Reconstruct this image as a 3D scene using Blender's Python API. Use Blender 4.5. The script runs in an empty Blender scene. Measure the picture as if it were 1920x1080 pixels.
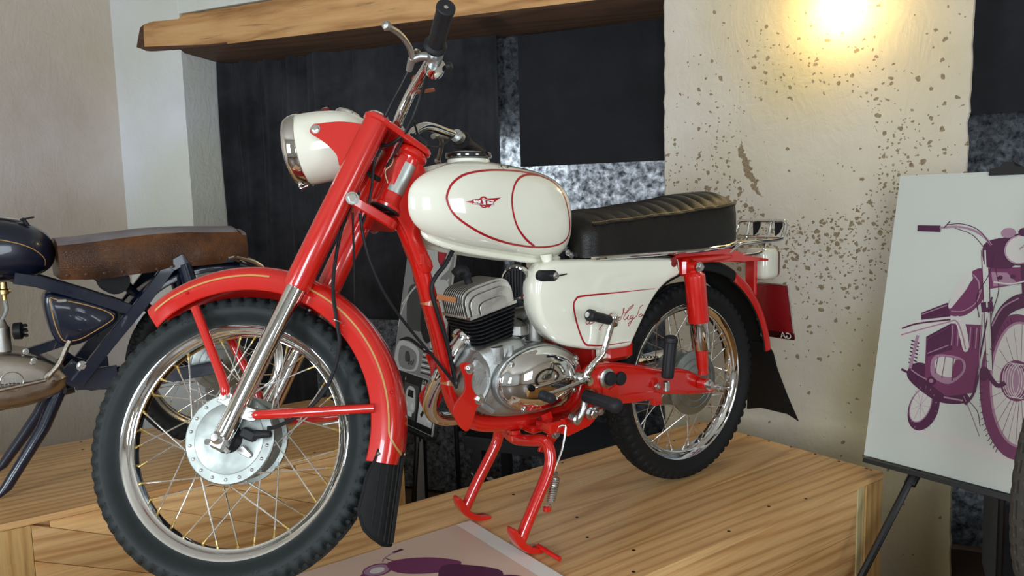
import bpy, bmesh, math, random
from mathutils import Vector as V, Matrix as M
from mathutils.geometry import convex_hull_2d

random.seed(7)
SC = bpy.context.scene
COL = SC.collection
PI = math.pi

# ------------------------------------------------------------------ camera
CAM_YAW, CAM_PITCH, CAM_ROLL = -3.7659, -0.1098, -0.0243
CAM_LOC = V((1.7369, 1.5262, 0.8514))
cam = bpy.data.cameras.new('camera')
cam.sensor_width = 36.0
cam.lens = 1400.55 * 36.0 / 1920.0
cam.clip_start = 0.05
cam_o = bpy.data.objects.new('camera', cam)
COL.objects.link(cam_o)
cam_o.matrix_world = (M.Translation(CAM_LOC) @ M.Rotation(CAM_YAW, 4, 'Z')
                      @ M.Rotation(PI / 2 + CAM_PITCH, 4, 'X') @ M.Rotation(CAM_ROLL, 4, 'Z'))
SC.camera = cam_o

# ------------------------------------------------------------------ room axes: t along the window wall, d out of it
WT, WN = V((.513, -.858, 0)).normalized(), V((.858, .513, 0)).normalized()
FLOOR_Z, CEIL_Z = -.62, 2.75
WALL_D, BACK_D, LEFT_T, RIGHT_T = -.8, 4.6, 3.295, -4.6
def rp(t, d, z): return WT * t + WN * d + V((0, 0, z))

# ------------------------------------------------------------------ world, lights, exposure
world = bpy.data.worlds.new('world'); SC.world = world
world.use_nodes = True
bg = world.node_tree.nodes['Background']
bg.inputs[0].default_value = (.80, .90, 1.0, 1)
bg.inputs[1].default_value = 1.0
SC.view_settings.view_transform = 'Standard'
SC.view_settings.look = 'None'
SC.view_settings.gamma = 1.0
SC.view_settings.use_curve_mapping = False
SC.view_settings.exposure = -0.12

def area(name, loc, target, sx, sy, power, col):
    l = bpy.data.lights.new(name, 'AREA'); l.shape = 'RECTANGLE'
    l.size, l.size_y, l.energy, l.color = sx, sy, power, col
    o = bpy.data.objects.new(name, l); COL.objects.link(o)
    o.location = loc
    o.rotation_euler = (V(target) - V(loc)).to_track_quat('-Z', 'Y').to_euler()
    return o
DAY = (.82, .92, 1.0)
# daylight entering by the two tall windows in the wall behind the camera, and by the one in the wall on the right
for tt, pw in ((1.75, 115), (-1.1, 140)):
    p = rp(tt, BACK_D + .02, 1.05); area('window_daylight', p, p - WN, 1.3, 1.7, pw, DAY)
p = rp(RIGHT_T - .02, 2.6, 1.05); area('window_daylight', p, p + WT, 1.4, 1.7, 75, DAY)
# daylight behind the covered window in the niche
p = rp(.97, -1.265, .93); area('niche_daylight', p, p + WN, .34, .46, 6.5, (.90, .97, 1.0))
p = rp(.50, -1.265, .80); area('niche_daylight', p, p + WN, .60, .70, 4.0, (.95, .97, 1.0))
p = rp(-1.45, -1.265, .30); area('niche_daylight', p, p + WN, 1.1, 1.2, 6, (.85, .93, 1.0))

# ------------------------------------------------------------------ object helpers
WMX = {}
def empty(name, loc=(0, 0, 0)):
    o = bpy.data.objects.new(name, None); COL.objects.link(o)
    o.empty_display_size = .05
    o.location = loc; WMX[o.name] = M.Translation(V(loc))
    return o
def tag(o, label=None, cat=None, group=None, kind=None):
    if label: o['label'] = label
    if cat: o['category'] = cat
    if group: o['group'] = group
    if kind: o['kind'] = kind
    return o
def place(o, parent, mw):
    if parent is not None:
        o.parent = parent
        o.matrix_basis = WMX[parent.name].inverted() @ mw
    else:
        o.matrix_basis = mw
    WMX[o.name] = mw
def inst(name, me, parent, mw):
    o = bpy.data.objects.new(name, me); COL.objects.link(o); place(o, parent, mw); return o

class MB:
    """collects verts and faces of one mesh"""
    def __init__(s): s.v, s.f, s.mi, s.cur = [], [], [], 0
    def add(s, vs, fs):
        b = len(s.v); s.v += [V(p) for p in vs]
        for f in fs: s.f.append([i + b for i in f]); s.mi.append(s.cur)
        return s
    def rings(s, R, closed=True, cap0=True, cap1=True, loop=False):
        n = len(R[0]); b = len(s.v)
        for r in R: s.v += [V(p) for p in r]
        m = len(R)
        for i in range(m if loop else m - 1):
            i2 = (i + 1) % m
            for j in range(n if closed else n - 1):
                j2 = (j + 1) % n
                s.f.append([b + i * n + j, b + i * n + j2, b + i2 * n + j2, b + i2 * n + j]); s.mi.append(s.cur)
        if not loop and closed:
            if cap0: s.f.append([b + j for j in range(n)][::-1]); s.mi.append(s.cur)
            if cap1: s.f.append([b + (m - 1) * n + j for j in range(n)]); s.mi.append(s.cur)
        return s
    def tube(s, pts, r, seg=12, closed=False, caps=True):
        pts = [V(p) for p in pts]; n = len(pts)
        rr = r if isinstance(r, (list, tuple)) else [r] * n
        T = []
        for i in range(n):
            if closed: t = pts[(i + 1) % n] - pts[i - 1]
            else: t = pts[min(i + 1, n - 1)] - pts[max(i - 1, 0)]
            T.append(t.normalized() if t.length > 1e-9 else V((0, 0, 1)))
        ref = V((0, 0, 1)) if abs(T[0].z) < .9 else V((1, 0, 0))
        u = T[0].cross(ref).normalized(); R = []
        for i in range(n):
            u = (u - T[i] * u.dot(T[i]))
            u = u.normalized() if u.length > 1e-6 else T[i].orthogonal().normalized()
            w = T[i].cross(u)
            R.append([pts[i] + (u * math.cos(2 * PI * j / seg) + w * math.sin(2 * PI * j / seg)) * rr[i] for j in range(seg)])
        return s.rings(R, True, caps, caps, closed)
    def lathe(s, prof, o, ax, seg=32, caps=True, loop=False, a0=0, a1=None):
        o, ax = V(o), V(ax).normalized()
        u = ax.orthogonal().normalized() if abs(ax.y) < .99 else V((1, 0, 0)); u = (u - ax * u.dot(ax)).normalized(); w = ax.cross(u)
        R = []
        for r, h in prof:
            R.append([o + ax * h + (u * math.cos(2 * PI * j / seg) + w * math.sin(2 * PI * j / seg)) * max(r, 1e-5) for j in range(seg)])
        return s.rings(R, True, caps, caps, loop)
    def box(s, c, size, mat=None, taper=1.0):
        c = V(c); x, y, z = [k / 2 for k in size]; vs = []
        for k in (-1, 1):
            for a, b in ((-1, -1), (1, -1), (1, 1), (-1, 1)):
                q = taper if k > 0 else 1
                p = V((a * x * q, b * y * q, k * z)); vs.append((mat @ p if mat else p) + c)
        return s.add(vs, [(3, 2, 1, 0), (4, 5, 6, 7), (0, 1, 5, 4), (1, 2, 6, 5), (2, 3, 7, 6), (3, 0, 4, 7)])
    def bbox(s, c, size, bev=.003, mat=None):
        """box with chamfered edges"""
        c = V(c); x, y, z = [k / 2 for k in size]; b = min(bev, x * .9, y * .9, z * .9)
        R = []
        for zz, q in ((-z, b), (-z + b, 0), (z - b, 0), (z, b)):
            X, Y = x - q, y - q; ring = []
            for a, e in ((1, 1), (-1, 1), (-1, -1), (1, -1)):
                p1, p2 = (a * X, e * (Y - b)), (a * (X - b), e * Y)
                ring += [p1, p2] if a * e > 0 else [p2, p1]
            R.append([(mat @ V((p[0], p[1], zz)) if mat else V((p[0], p[1], zz))) + c for p in ring])
        return s.rings(R)
    def prism(s, outl, fr, layers):
        """outline 2D list, fr(u, v, h) -> 3D, layers [(inset, h)]"""
        return s.rings([[fr(p[0], p[1], h) for p in inset(outl, k)] for k, h in layers])
    def build(s, name, mat, parent=None, mw=None, smooth=35, recenter=True):
        me = bpy.data.meshes.new(name)
        vs = s.v; c = V((0, 0, 0))
        if recenter and vs:
            lo = V([min(p[i] for p in vs) for i in range(3)]); hi = V([max(p[i] for p in vs) for i in range(3)])
            c = (lo + hi) / 2
        me.from_pydata([tuple(p - c) for p in vs], [], s.f)
        mats = mat if isinstance(mat, (list, tuple)) else [mat]
        for m in mats: me.materials.append(m)
        if len(mats) > 1: me.polygons.foreach_set('material_index', s.mi)
        bm = bmesh.new(); bm.from_mesh(me); bmesh.ops.recalc_face_normals(bm, faces=bm.faces); bm.to_mesh(me); bm.free()
        if smooth:
            me.shade_smooth(); me.set_sharp_from_angle(angle=math.radians(smooth))
        me.update()
        o = bpy.data.objects.new(name, me); COL.objects.link(o)
        place(o, parent, (mw or M.Identity(4)) @ M.Translation(c))
        return o

def inset(P, k):
    if k == 0: return list(P)
    n = len(P); area2 = sum(P[i][0] * P[(i + 1) % n][1] - P[(i + 1) % n][0] * P[i][1] for i in range(n))
    sg = 1 if area2 > 0 else -1; out = []
    for i in range(n):
        a, b, c = P[i - 1], P[i], P[(i + 1) % n]
        d1 = V((b[0] - a[0], b[1] - a[1])); d2 = V((c[0] - b[0], c[1] - b[1]))
        if d1.length < 1e-9: d1 = d2
        if d2.length < 1e-9: d2 = d1
        d1 = d1.normalized(); d2 = d2.normalized()
        n1, n2 = V((-d1.y, d1.x)), V((-d2.y, d2.x)); m = n1 + n2
        if m.length < 1e-6: m = n1
        m = m.normalized(); q = max(m.dot(n1), .5)
        out.append((b[0] + m.x * k * sg / q, b[1] + m.y * k * sg / q))
    for _ in range(6):                       # fold points together where the offset edge turned round
        bad = False
        for i in range(n):
            j = (i + 1) % n
            if (out[j][0] - out[i][0]) * (P[j][0] - P[i][0]) + (out[j][1] - out[i][1]) * (P[j][1] - P[i][1]) < -1e-14:
                c = ((out[i][0] + out[j][0]) / 2, (out[i][1] + out[j][1]) / 2); out[i] = out[j] = c; bad = True
        if not bad: break
    return out
def catmull(P, k=6, closed=False):
    P = [V(p) for p in P]; n = len(P); out = []
    for i in range(n if closed else n - 1):
        p0 = P[i - 1] if (closed or i > 0) else P[0] * 2 - P[1]
        p1, p2 = P[i], P[(i + 1) % n]
        p3 = P[(i + 2) % n] if (closed or i + 2 < n) else P[-1] * 2 - P[-2]
        for j in range(k):
            t = j / k; t2 = t * t; t3 = t2 * t
            out.append((p1 * 2 + (p2 - p0) * t + (p0 * 2 - p1 * 5 + p2 * 4 - p3) * t2 + (p1 * 3 - p0 - p2 * 3 + p3) * t3) * .5)
    if not closed: out.append(P[-1])
    return out
def interp(T, x):
    """piecewise linear table lookup"""
    if x <= T[0][0]: return T[0][1:]
    for a, b in zip(T, T[1:]):
        if x <= b[0]:
            k = (x - a[0]) / (b[0] - a[0]); k = k * k * (3 - 2 * k)
            return tuple(p + (q - p) * k for p, q in zip(a[1:], b[1:]))
    return T[-1][1:]
def circle2(c, r, n=24, a0=0): return [(c[0] + r * math.cos(a0 + 2 * PI * i / n), c[1] + r * math.sin(a0 + 2 * PI * i / n)) for i in range(n)]
def hull(circs, n=28):
    pts = [V(p) for c in circs for p in circle2(c[:2], c[2], n)]
    return [tuple(pts[i]) for i in convex_hull_2d(pts)]
def xz(y): return lambda u, v, h: V((u, y + h, v))

# ------------------------------------------------------------------ materials
def lin(c):
    return tuple((x / 12.92 if x <= .04045 else ((x + .055) / 1.055) ** 2.4) for x in c)
def rgb(r, g, b): return lin((r / 255, g / 255, b / 255)) + (1,)
class MT:
    def __init__(s, name, col=(.8, .8, .8, 1), rough=.5, metal=0, coat=0, spec=.5, **kw):
        s.m = bpy.data.materials.new(name); s.m.use_nodes = True; s.t = s.m.node_tree
        s.b = s.t.nodes['Principled BSDF']
        i = s.b.inputs; i['Base Color'].default_value = col; i['Roughness'].default_value = rough; i['Metallic'].default_value = metal
        i['Coat Weight'].default_value = coat; i['Coat Roughness'].default_value = .04; i['Specular IOR Level'].default_value = spec
        for k, v in kw.items(): i[k.replace('_', ' ')].default_value = v
    def n(s, ty, **kw):
        nd = s.t.nodes.new('ShaderNode' + ty)
        for k, v in kw.items():
            if k.startswith('i_'):
                key = k[2:].replace('_', ' ')
                nd.inputs[int(key) if key.isdigit() else key].default_value = v
            else: setattr(nd, k, v)
        return nd
    def l(s, a, ao, b, bi): s.t.links.new(a.outputs[ao], b.inputs[bi])
    def coords(s, kind='Object', scale=(1, 1, 1), rot=(0, 0, 0)):
        mp = s.n('Mapping'); mp.inputs['Scale'].default_value = scale; mp.inputs['Rotation'].default_value = rot
        if kind == 'World':
            g = s.n('NewGeometry'); s.l(g, 'Position', mp, 'Vector')
        else:
            g = s.n('TexCoord'); s.l(g, kind, mp, 'Vector')
        return mp
    def noise(s, co, scale, detail=4, rough=.55, dist=0):
        nd = s.n('TexNoise', i_Scale=scale, i_Detail=detail, i_Roughness=rough, i_Distortion=dist); s.l(co, 0, nd, 'Vector'); return nd
    def ramp(s, src, out, stops):
        r = s.n('ValToRGB'); e = r.color_ramp.elements
        while len(e) > len(stops): e.remove(e[-1])
        while len(e) < len(stops): e.new(.5)
        for k, (p, c) in enumerate(stops):
            e[k].position = p; e[k].color = c if len(c) == 4 else tuple(c) + (1,)
        s.l(src, out, r, 'Fac'); return r
    def mix(s, fac, a, b, mode='MIX'):
        m = s.n('Mix', data_type='RGBA', blend_type=mode)
        for key, val in ((0, fac), (6, a), (7, b)):
            if isinstance(val, tuple) and hasattr(val[0], 'outputs'): s.t.links.new(val[0].outputs[val[1]], m.inputs[key])
            else: m.inputs[key].default_value = val
        return (m, 2)
    def col(s, src): s.t.links.new(src[0].outputs[src[1]], s.b.inputs['Base Color'])
    def bump(s, src, out, strength=.3, dist=.01):
        b = s.n('Bump', i_Strength=strength, i_Distance=dist); s.l(src, out, b, 'Height'); s.l(b, 0, s.b, 'Normal'); return b
def W4(v): return (v, v, v, 1)

def paint(name, col, rough=.28, coat=.8):
    m = MT(name, col, rough, 0, coat)
    co = m.coords(); nz = m.noise(co, 9, 3)
    r = m.ramp(nz, 'Fac', [(.3, W4(rough * .85)), (.75, W4(rough * 1.2))]); m.l(r, 0, m.b, 'Roughness')
    nz2 = m.noise(co, 60, 2); m.bump(nz2, 'Fac', .02, .002)
    return m.m
def metal(name, col, rough, bumpk=.0, scale=120, var=.3):
    m = MT(name, col, rough, 1.0)
    co = m.coords(); nz = m.noise(co, 25, 4)
    r = m.ramp(nz, 'Fac', [(.3, W4(rough * (1 - var))), (.75, W4(rough * (1 + var)))]); m.l(r, 0, m.b, 'Roughness')
    if bumpk: n2 = m.noise(co, scale, 3); m.bump(n2, 'Fac', bumpk, .002)
    return m.m
def rubber(name, col, rough=.6):
    m = MT(name, col, rough, 0, 0, .22)
    co = m.coords(); nz = m.noise(co, 40, 5)
    c = m.mix((nz, 'Fac'), tuple(x * .7 for x in col[:3]) + (1,), tuple(x * 1.35 for x in col[:3]) + (1,)); m.col(c)
    m.bump(nz, 'Fac', .08, .003)
    return m.m
RED = paint('red_paint', rgb(194, 24, 16), .22)
WHITE = paint('white_paint', rgb(226, 224, 207), .14)
CHROME = metal('chrome', (.74, .74, .73, 1), .05)
STEEL = metal('zinc_steel', (.62, .62, .60, 1), .3)
SPOKE = metal('spoke_steel', (.75, .74, .70, 1), .28)
BRASS = metal('brass', (.72, .53, .20, 1), .3)
ALU = metal('cast_aluminium', (.43, .44, .43, 1), .46, .25, 220)
ALUD = metal('dull_aluminium', (.42, .41, .38, 1), .45, .2, 200)
DRUM = metal('brushed_drum', (.33, .355, .335, 1), .48, .06, 160)
HEADALU = metal('head_aluminium', (.52, .50, .46, 1), .40, .04, 120)
FINBLK = rubber('black_enamel', (.012, .012, .013, 1), .42)
RUB = rubber('black_rubber', (.016, .016, .018, 1), .5)
RUBMAT = rubber('mudflap_rubber', (.007, .007, .007, 1), .60)
CABLE = rubber('cable_sheath', (.014, .014, .016, 1), .4)
TYRE = rubber('tyre_rubber', (.014, .0175, .018, 1), .52)
TYRE2 = rubber('tyre_rubber_matt', (.009, .009, .009, 1), .68)
TYRE_OLD = rubber('aged_tyre_rubber', (.045, .040, .034, 1), .75)
PINRED = paint('pinstripe_red', rgb(165, 16, 32), .3, .3)
GOLD = paint('pinstripe_gold', rgb(186, 142, 80), .35, .3)
INK = MT('signature_ink', (.02, .02, .02, 1), .5).m
GREYPLATE = metal('name_plate', (.45, .48, .45, 1), .45)
STRAP = MT('tan_strap', rgb(190, 120, 70), .35, 0, .2, Transmission_Weight=.25).m
COPPER = MT('orange_clip', rgb(165, 95, 62), .3, .25).m
LENS = MT('headlight_glass', (.93, .96, .97, 1), .03, 0, 0, .5, Transmission_Weight=.85, IOR=1.45).m
REDLENS = MT('red_lens', rgb(120, 5, 18), .08, 0, .6, Transmission_Weight=.35).m
PLATERED = paint('plate_red', rgb(118, 14, 18), .35, .3)
LETTER = MT('letter_white', rgb(225, 225, 220), .5).m
BLUE = paint('navy_paint', rgb(13, 22, 42), .30, .45)
WIRE = MT('cream_wire', rgb(200, 190, 150), .5).m

def leather(name, c1, c2, sc=260, rough=.38, patch=None):
    m = MT(name, c1, rough, 0, .0, .25)
    co = m.coords(); vo = m.n('TexVoronoi', i_Scale=sc, feature='DISTANCE_TO_EDGE'); m.l(co, 0, vo, 'Vector')
    nz = m.noise(co, 7, 5, .6); r = m.ramp(nz, 'Fac', [(.32, c1), (.68, c2)] if not patch else [(.25, c1), (.5, c2), (.72, patch)]); m.col((r, 0))
    m.bump(vo, 'Distance', .35, .002)
    return m.m
SEATBLK = leather('black_vinyl', (.007, .006, .005, 1), (.012, .010, .008, 1))
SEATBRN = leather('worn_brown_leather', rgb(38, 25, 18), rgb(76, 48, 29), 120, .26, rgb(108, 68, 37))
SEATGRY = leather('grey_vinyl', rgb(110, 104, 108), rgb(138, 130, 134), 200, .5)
STITCH = MT('cream_stitch', rgb(170, 130, 80), .7).m

def wood(name, c1, c2, c3, axis=0, rough=.45, ringk=1.0):
    m = MT(name, c1, rough, 0, .12)
    sc = [9, 9, 9]; sc[axis] = .75
    info = m.n('ObjectInfo'); tc = m.n('TexCoord')
    add = m.n('VectorMath', operation='MULTIPLY_ADD'); m.l(info, 'Random', add, 0); add.inputs[1].default_value = (7.3, 3.1, 5.7)
    m.l(tc, 'Object', add, 2)
    mp = m.n('Mapping'); mp.inputs['Scale'].default_value = sc; m.l(add, 0, mp, 'Vector')
    nz = m.noise(mp, .8, 3, .5, .7)
    # growth rings cut aslant by the board face, so that they open into long arches
    mpa = m.n('Mapping'); rt = [0, 0, 0]; rt[(axis + 1) % 3] = .055; rt[(axis + 2) % 3] = .02; mpa.inputs['Rotation'].default_value = rt
    lo = [0, 0, 0]; lo[(axis + 2) % 3 if axis != 1 else 2] = .03; mpa.inputs['Location'].default_value = lo
    m.l(add, 0, mpa, 'Vector')
    fl = m.n('VectorMath', operation='MODULO'); m.l(mpa, 0, fl, 0); fl.inputs[1].default_value = (10, .33, .33)
    ct = m.n('VectorMath', operation='SUBTRACT'); m.l(fl, 0, ct, 0); cv = [.165, .165, .165]; cv[axis] = 0; ct.inputs[1].default_value = cv
    mpb = m.n('Mapping'); sb = [1, 1, 1]; sb[axis] = .10; mpb.inputs['Scale'].default_value = sb; m.l(ct, 0, mpb, 'Vector')
    wv = m.n('TexWave', wave_type='RINGS', rings_direction='XYZ'[axis], i_Scale=9.5 * ringk, i_Distortion=5.5, i_Detail=3.0, **{'i_Detail Scale': .5})
    m.l(mpb, 0, wv, 'Vector')
    sc2 = [170, 170, 170]; sc2[axis] = 6
    mp2 = m.n('Mapping'); mp2.inputs['Scale'].default_value = sc2; m.l(add, 0, mp2, 'Vector')
    fine = m.noise(mp2, 1.0, 3)
    r = m.ramp(wv, 'Fac', [(.0, c3), (.22, c2), (.7, c1)])
    r2 = m.ramp(nz, 'Fac', [(.3, c2), (.7, c1)])
    c = m.mix(.55, (r, 0), (r2, 0))
    f = m.ramp(fine, 'Fac', [(.3, W4(.78)), (.65, W4(1.0))]); c = m.mix(1.0, c, (f, 0), 'MULTIPLY')
    rv = m.n('MapRange'); m.l(info, 'Random', rv, 0); rv.inputs[3].default_value = .86; rv.inputs[4].default_value = 1.08
    cc = m.n('CombineColor'); [m.l(rv, 0, cc, k) for k in range(3)]
    c = m.mix(1.0, c, (cc, 0), 'MULTIPLY'); m.col(c)
    m.bump(fine, 'Fac', .08, .001)
    return m.m
PINE = wood('pine_boards', rgb(232, 188, 130), rgb(214, 162, 102), rgb(170, 112, 62))
PINE_Y = wood('pine_boards_crosswise', rgb(206, 164, 104), rgb(190, 142, 84), rgb(166, 114, 60), 1)
PINE_Z = wood('pine_boards_upright', rgb(204, 166, 106), rgb(188, 144, 86), rgb(164, 116, 62), 2)
PALEWOOD = wood('pale_batten', rgb(206, 190, 140), rgb(194, 176, 126), rgb(176, 156, 108), 2)
SCREW = MT('dark_screw', (.03, .022, .015, 1), .5, .6).m
def beam_mat():
    m = MT('old_beam_wood', rgb(160, 110, 60), .7, 0, 0, .3)
    co = m.coords('Object', (1.2, 10, 10)); nz = m.noise(co, 1.1, 5, .6, 1.2)
    wv = m.n('TexWave', wave_type='RINGS', rings_direction='X', i_Scale=1.1, i_Distortion=7, i_Detail=3); m.l(co, 0, wv, 'Vector')
    r = m.ramp(wv, 'Fac', [(0, rgb(140, 94, 52)), (.4, rgb(192, 142, 90)), (1, rgb(216, 170, 116))])
    r2 = m.ramp(nz, 'Fac', [(.32, rgb(96, 66, 42)), (.44, rgb(186, 138, 88)), (.7, rgb(218, 176, 124))])
    c = m.mix(.5, (r, 0), (r2, 0))
    co2 = m.coords('Object', (3, 40, 40)); n2 = m.noise(co2, 1.0, 5, .7)
    cr = m.ramp(n2, 'Fac', [(.30, W4(.35)), (.40, W4(1))]); c = m.mix(.7, c, (cr, 0), 'MULTIPLY'); m.col(c)
    m.bump(n2, 'Fac', .5, .01); return m.m
BEAM = beam_mat()
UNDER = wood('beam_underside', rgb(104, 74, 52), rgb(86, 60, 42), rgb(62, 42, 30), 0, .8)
BARK = wood('bark_edge', rgb(96, 64, 44), rgb(78, 50, 34), rgb(52, 34, 24), 0, .8)

def plaster(name, base, dark, pits=False, stain_or_glow=None):
    m = MT(name, base, .85, 0, 0, .25)
    co = m.coords('World', (1, 1, 1))
    big = m.noise(co, 1.6, 4, .6); r = m.ramp(big, 'Fac', [(.34, dark), (.66, base)])
    c = (r, 0)
    if stain_or_glow:
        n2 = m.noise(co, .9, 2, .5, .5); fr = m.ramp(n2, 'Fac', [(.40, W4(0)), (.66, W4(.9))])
        c = m.mix((fr, 0), c, stain_or_glow)
    mp = m.n('Mapping'); g = m.n('NewGeometry'); m.l(g, 'Position', mp, 'Vector'); mp.inputs['Scale'].default_value = (5, 5, 5)
    brush = m.noise(mp, 2.2, 6, .65, 1.5)
    mp3 = m.coords('World', (4, 4, 1.6)); st = m.noise(mp3, 3.0, 5, .65, 2.0)
    addh = m.n('Math', operation='ADD'); m.l(brush, 'Fac', addh, 0); m.l(st, 'Fac', addh, 1)
    height = addh
    if pits:
        cx = PATCH
        sub = m.n('VectorMath', operation='SUBTRACT'); m.l(g, 'Position', sub, 0); sub.inputs[1].default_value = tuple(cx)
        wob = m.noise(co, 6, 3); wsc = m.n('VectorMath', operation='SCALE'); m.l(wob, 'Color', wsc, 0); wsc.inputs['Scale'].default_value = .08
        ad = m.n('VectorMath', operation='ADD'); m.l(sub, 0, ad, 0); m.l(wsc, 0, ad, 1)
        ln = m.n('VectorMath', operation='LENGTH'); m.l(ad, 0, ln, 0)
        # how densely the surface has flaked, by distance from the round smooth patch
        den = m.ramp(ln, 'Value', [(0, W4(.0)), (.250, W4(.02)), (.275, W4(.46)), (.33, W4(.40)), (.46, W4(.22)), (.62, W4(.05)), (.85, W4(.012))])
        sep = m.n('SeparateXYZ'); m.l(sub, 0, sep, 0)
        dn = m.n('MapRange'); m.l(sep, 'Z', dn, 0); dn.inputs[1].default_value = .15; dn.inputs[2].default_value = -.42; dn.inputs[3].default_value = .42; dn.inputs[4].default_value = 2.2
        dm = m.n('Math', operation='MULTIPLY'); m.l(den, 0, dm, 0); m.l(dn, 0, dm, 1)
        dist = m.noise(co, 30, 3, .6); dsc = m.n('VectorMath', operation='SCALE'); m.l(dist, 'Color', dsc, 0); dsc.inputs['Scale'].default_value = .03
        pa = m.n('VectorMath', operation='ADD'); m.l(g, 'Position', pa, 0); m.l(dsc, 0, pa, 1)
        outs = []
        for sc_, th in ((46, .46), (84, .40)):
            vo = m.n('TexVoronoi', i_Scale=sc_); m.l(pa, 0, vo, 'Vector')
            sepc = m.n('SeparateColor'); m.l(vo, 'Color', sepc, 0)
            lt = m.n('Math', operation='LESS_THAN'); m.l(sepc, 0, lt, 0); m.l(dm, 0, lt, 1)
            sz = m.n('MapRange'); m.l(sepc, 1, sz, 0); sz.inputs[3].default_value = th * .5; sz.inputs[4].default_value = th
            nr = m.n('Math', operation='LESS_THAN'); m.l(vo, 'Distance', nr, 0); m.l(sz, 0, nr, 1)
            mu = m.n('Math', operation='MULTIPLY'); m.l(lt, 0, mu, 0); m.l(nr, 0, mu, 1); outs.append(mu)
        mx0 = m.n('Math', operation='MAXIMUM'); m.l(outs[0], 0, mx0, 0); m.l(outs[1], 0, mx0, 1)
        # one large flake lost beside the round patch
        rag = m.noise(co, 22, 4, .7); rg = m.n('MapRange'); m.l(rag, 'Fac', rg, 0); rg.inputs[3].default_value = -.045; rg.inputs[4].default_value = .045
        dv = m.n('VectorMath', operation='DOT_PRODUCT'); m.l(sub, 0, dv, 0); dv.inputs[1].default_value = tuple(WT * .93 - V((0, 0, .36)))
        dr = m.n('Math', operation='ADD'); m.l(dv, 'Value', dr, 0); m.l(rg, 0, dr, 1)
        c1 = m.n('Math', operation='GREATER_THAN'); m.l(dr, 0, c1, 0); c1.inputs[1].default_value = .218
        l0 = m.n('VectorMath', operation='LENGTH'); m.l(sub, 0, l0, 0)
        lr = m.n('Math', operation='ADD'); m.l(l0, 'Value', lr, 0); m.l(rg, 0, lr, 1)
        c2 = m.n('Math', operation='LESS_THAN'); m.l(lr, 0, c2, 0); c2.inputs[1].default_value = .252
        fk = m.n('Math', operation='MULTIPLY'); m.l(c1, 0, fk, 0); m.l(c2, 0, fk, 1)
        mx = m.n('Math', operation='MAXIMUM'); m.l(mx0, 0, mx, 0); m.l(fk, 0, mx, 1)
        pc = m.noise(co, 150, 3); pr = m.ramp(pc, 'Fac', [(.3, rgb(116, 100, 78)), (.7, rgb(150, 134, 108))])
        c = m.mix((mx, 0), c, (pr, 0))
        sb = m.n('Math', operation='MULTIPLY_ADD'); m.l(mx, 0, sb, 0); sb.inputs[1].default_value = -.7; m.l(addh, 0, sb, 2); height = sb
    m.col(c); m.bump(height, 0, .30, .012)
    return m.m
PATCH = rp(-.325, WALL_D, 1.055)
PLASTER_L = plaster('grey_beige_plaster', rgb(216, 206, 200), rgb(198, 186, 176), stain_or_glow=rgb(204, 190, 168))
PLASTER_W = plaster('white_plaster', rgb(224, 227, 233), rgb(208, 210, 214), stain_or_glow=rgb(208, 210, 196))
PLASTER_P = plaster('pitted_plaster', rgb(206, 199, 188), rgb(188, 178, 160), True, rgb(186, 172, 130))  # last colour: yellowish warm light painted into the pier's plaster in soft patches
def cloth(name, c1, c2, sc, trans=0):
    m = MT(name, c1, .85, 0, 0, .2)
    co = m.coords('World'); nz = m.noise(co, sc, 6, .72, .3); r = m.ramp(nz, 'Fac', [(.36, c1), (.66, c2)]); m.col((r, 0))
    m.b.inputs['Sheen Weight'].default_value = .08
    m.bump(nz, 'Fac', .15, .004)
    if trans:
        tr = m.n('BsdfTranslucent'); tcol = m.ramp(nz, 'Fac', [(.34, (.09, .10, .11, 1)), (.70, (.90, .93, .96, 1))]); m.l(tcol, 0, tr, 'Color')
        mx = m.n('MixShader'); mx.inputs[0].default_value = trans
        out = m.t.nodes['Material Output']; m.l(m.b, 0, mx, 1); m.l(tr, 0, mx, 2); m.l(mx, 0, out, 'Surface')
    return m.m
BLACKCLOTH = cloth('black_cloth', (.011, .011, .013, 1), (.034, .034, .040, 1), 3)
BLACKSHEET = cloth('black_sheet', (.011, .011, .013, 1), (.017, .017, .020, 1), 5)
MOTTLED = cloth('mottled_fleece', (.022, .024, .028, 1), (.16, .17, .19, 1), 36, .55)
MOTTLED2 = cloth('mottled_felt', (.014, .015, .018, 1), (.20, .21, .23, 1), 42)
BLACKMET = MT('black_powder_coat', (.008, .008, .008, 1), .45).m
BLACKTABLE = MT('black_table_paint', (.006, .006, .007, 1), .35).m
def flatcol(name, c, rough=.45, var=.06):
    m = MT(name, c, rough, 0, 0, .3); co = m.coords(); nz = m.noise(co, 3, 3)
    m.col(m.mix((nz, 'Fac'), tuple(k * (1 - var) for k in c[:3]) + (1,), tuple(min(1, k * (1 + var)) for k in c[:3]) + (1,))); return m.m
PAPER = flatcol('poster_paper', rgb(196, 199, 190), .4)
PAPERPINK = flatcol('poster_paper_pink', rgb(206, 178, 160), .3)
PAPERWHITE = flatcol('poster_white_margin', rgb(222, 216, 208), .28)
PURPLE = flatcol('print_purple', rgb(112, 52, 88), .4, .25)
PURPLE2 = flatcol('print_dark_purple', rgb(80, 36, 66), .4, .2)
MAUVE = flatcol('print_mauve', rgb(160, 122, 142), .4, .15)
PALEMAUVE = flatcol('print_pale_mauve', rgb(202, 196, 190), .4, .1)
G1 = flatcol('print_light_grey', rgb(176, 176, 172), .45, .2)
G2 = flatcol('print_mid_grey', rgb(122, 122, 120), .45, .25)
G3 = flatcol('print_dark_grey', rgb(62, 62, 62), .45, .25)
G4 = flatcol('print_black', rgb(22, 22, 23), .45, .1)
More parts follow.
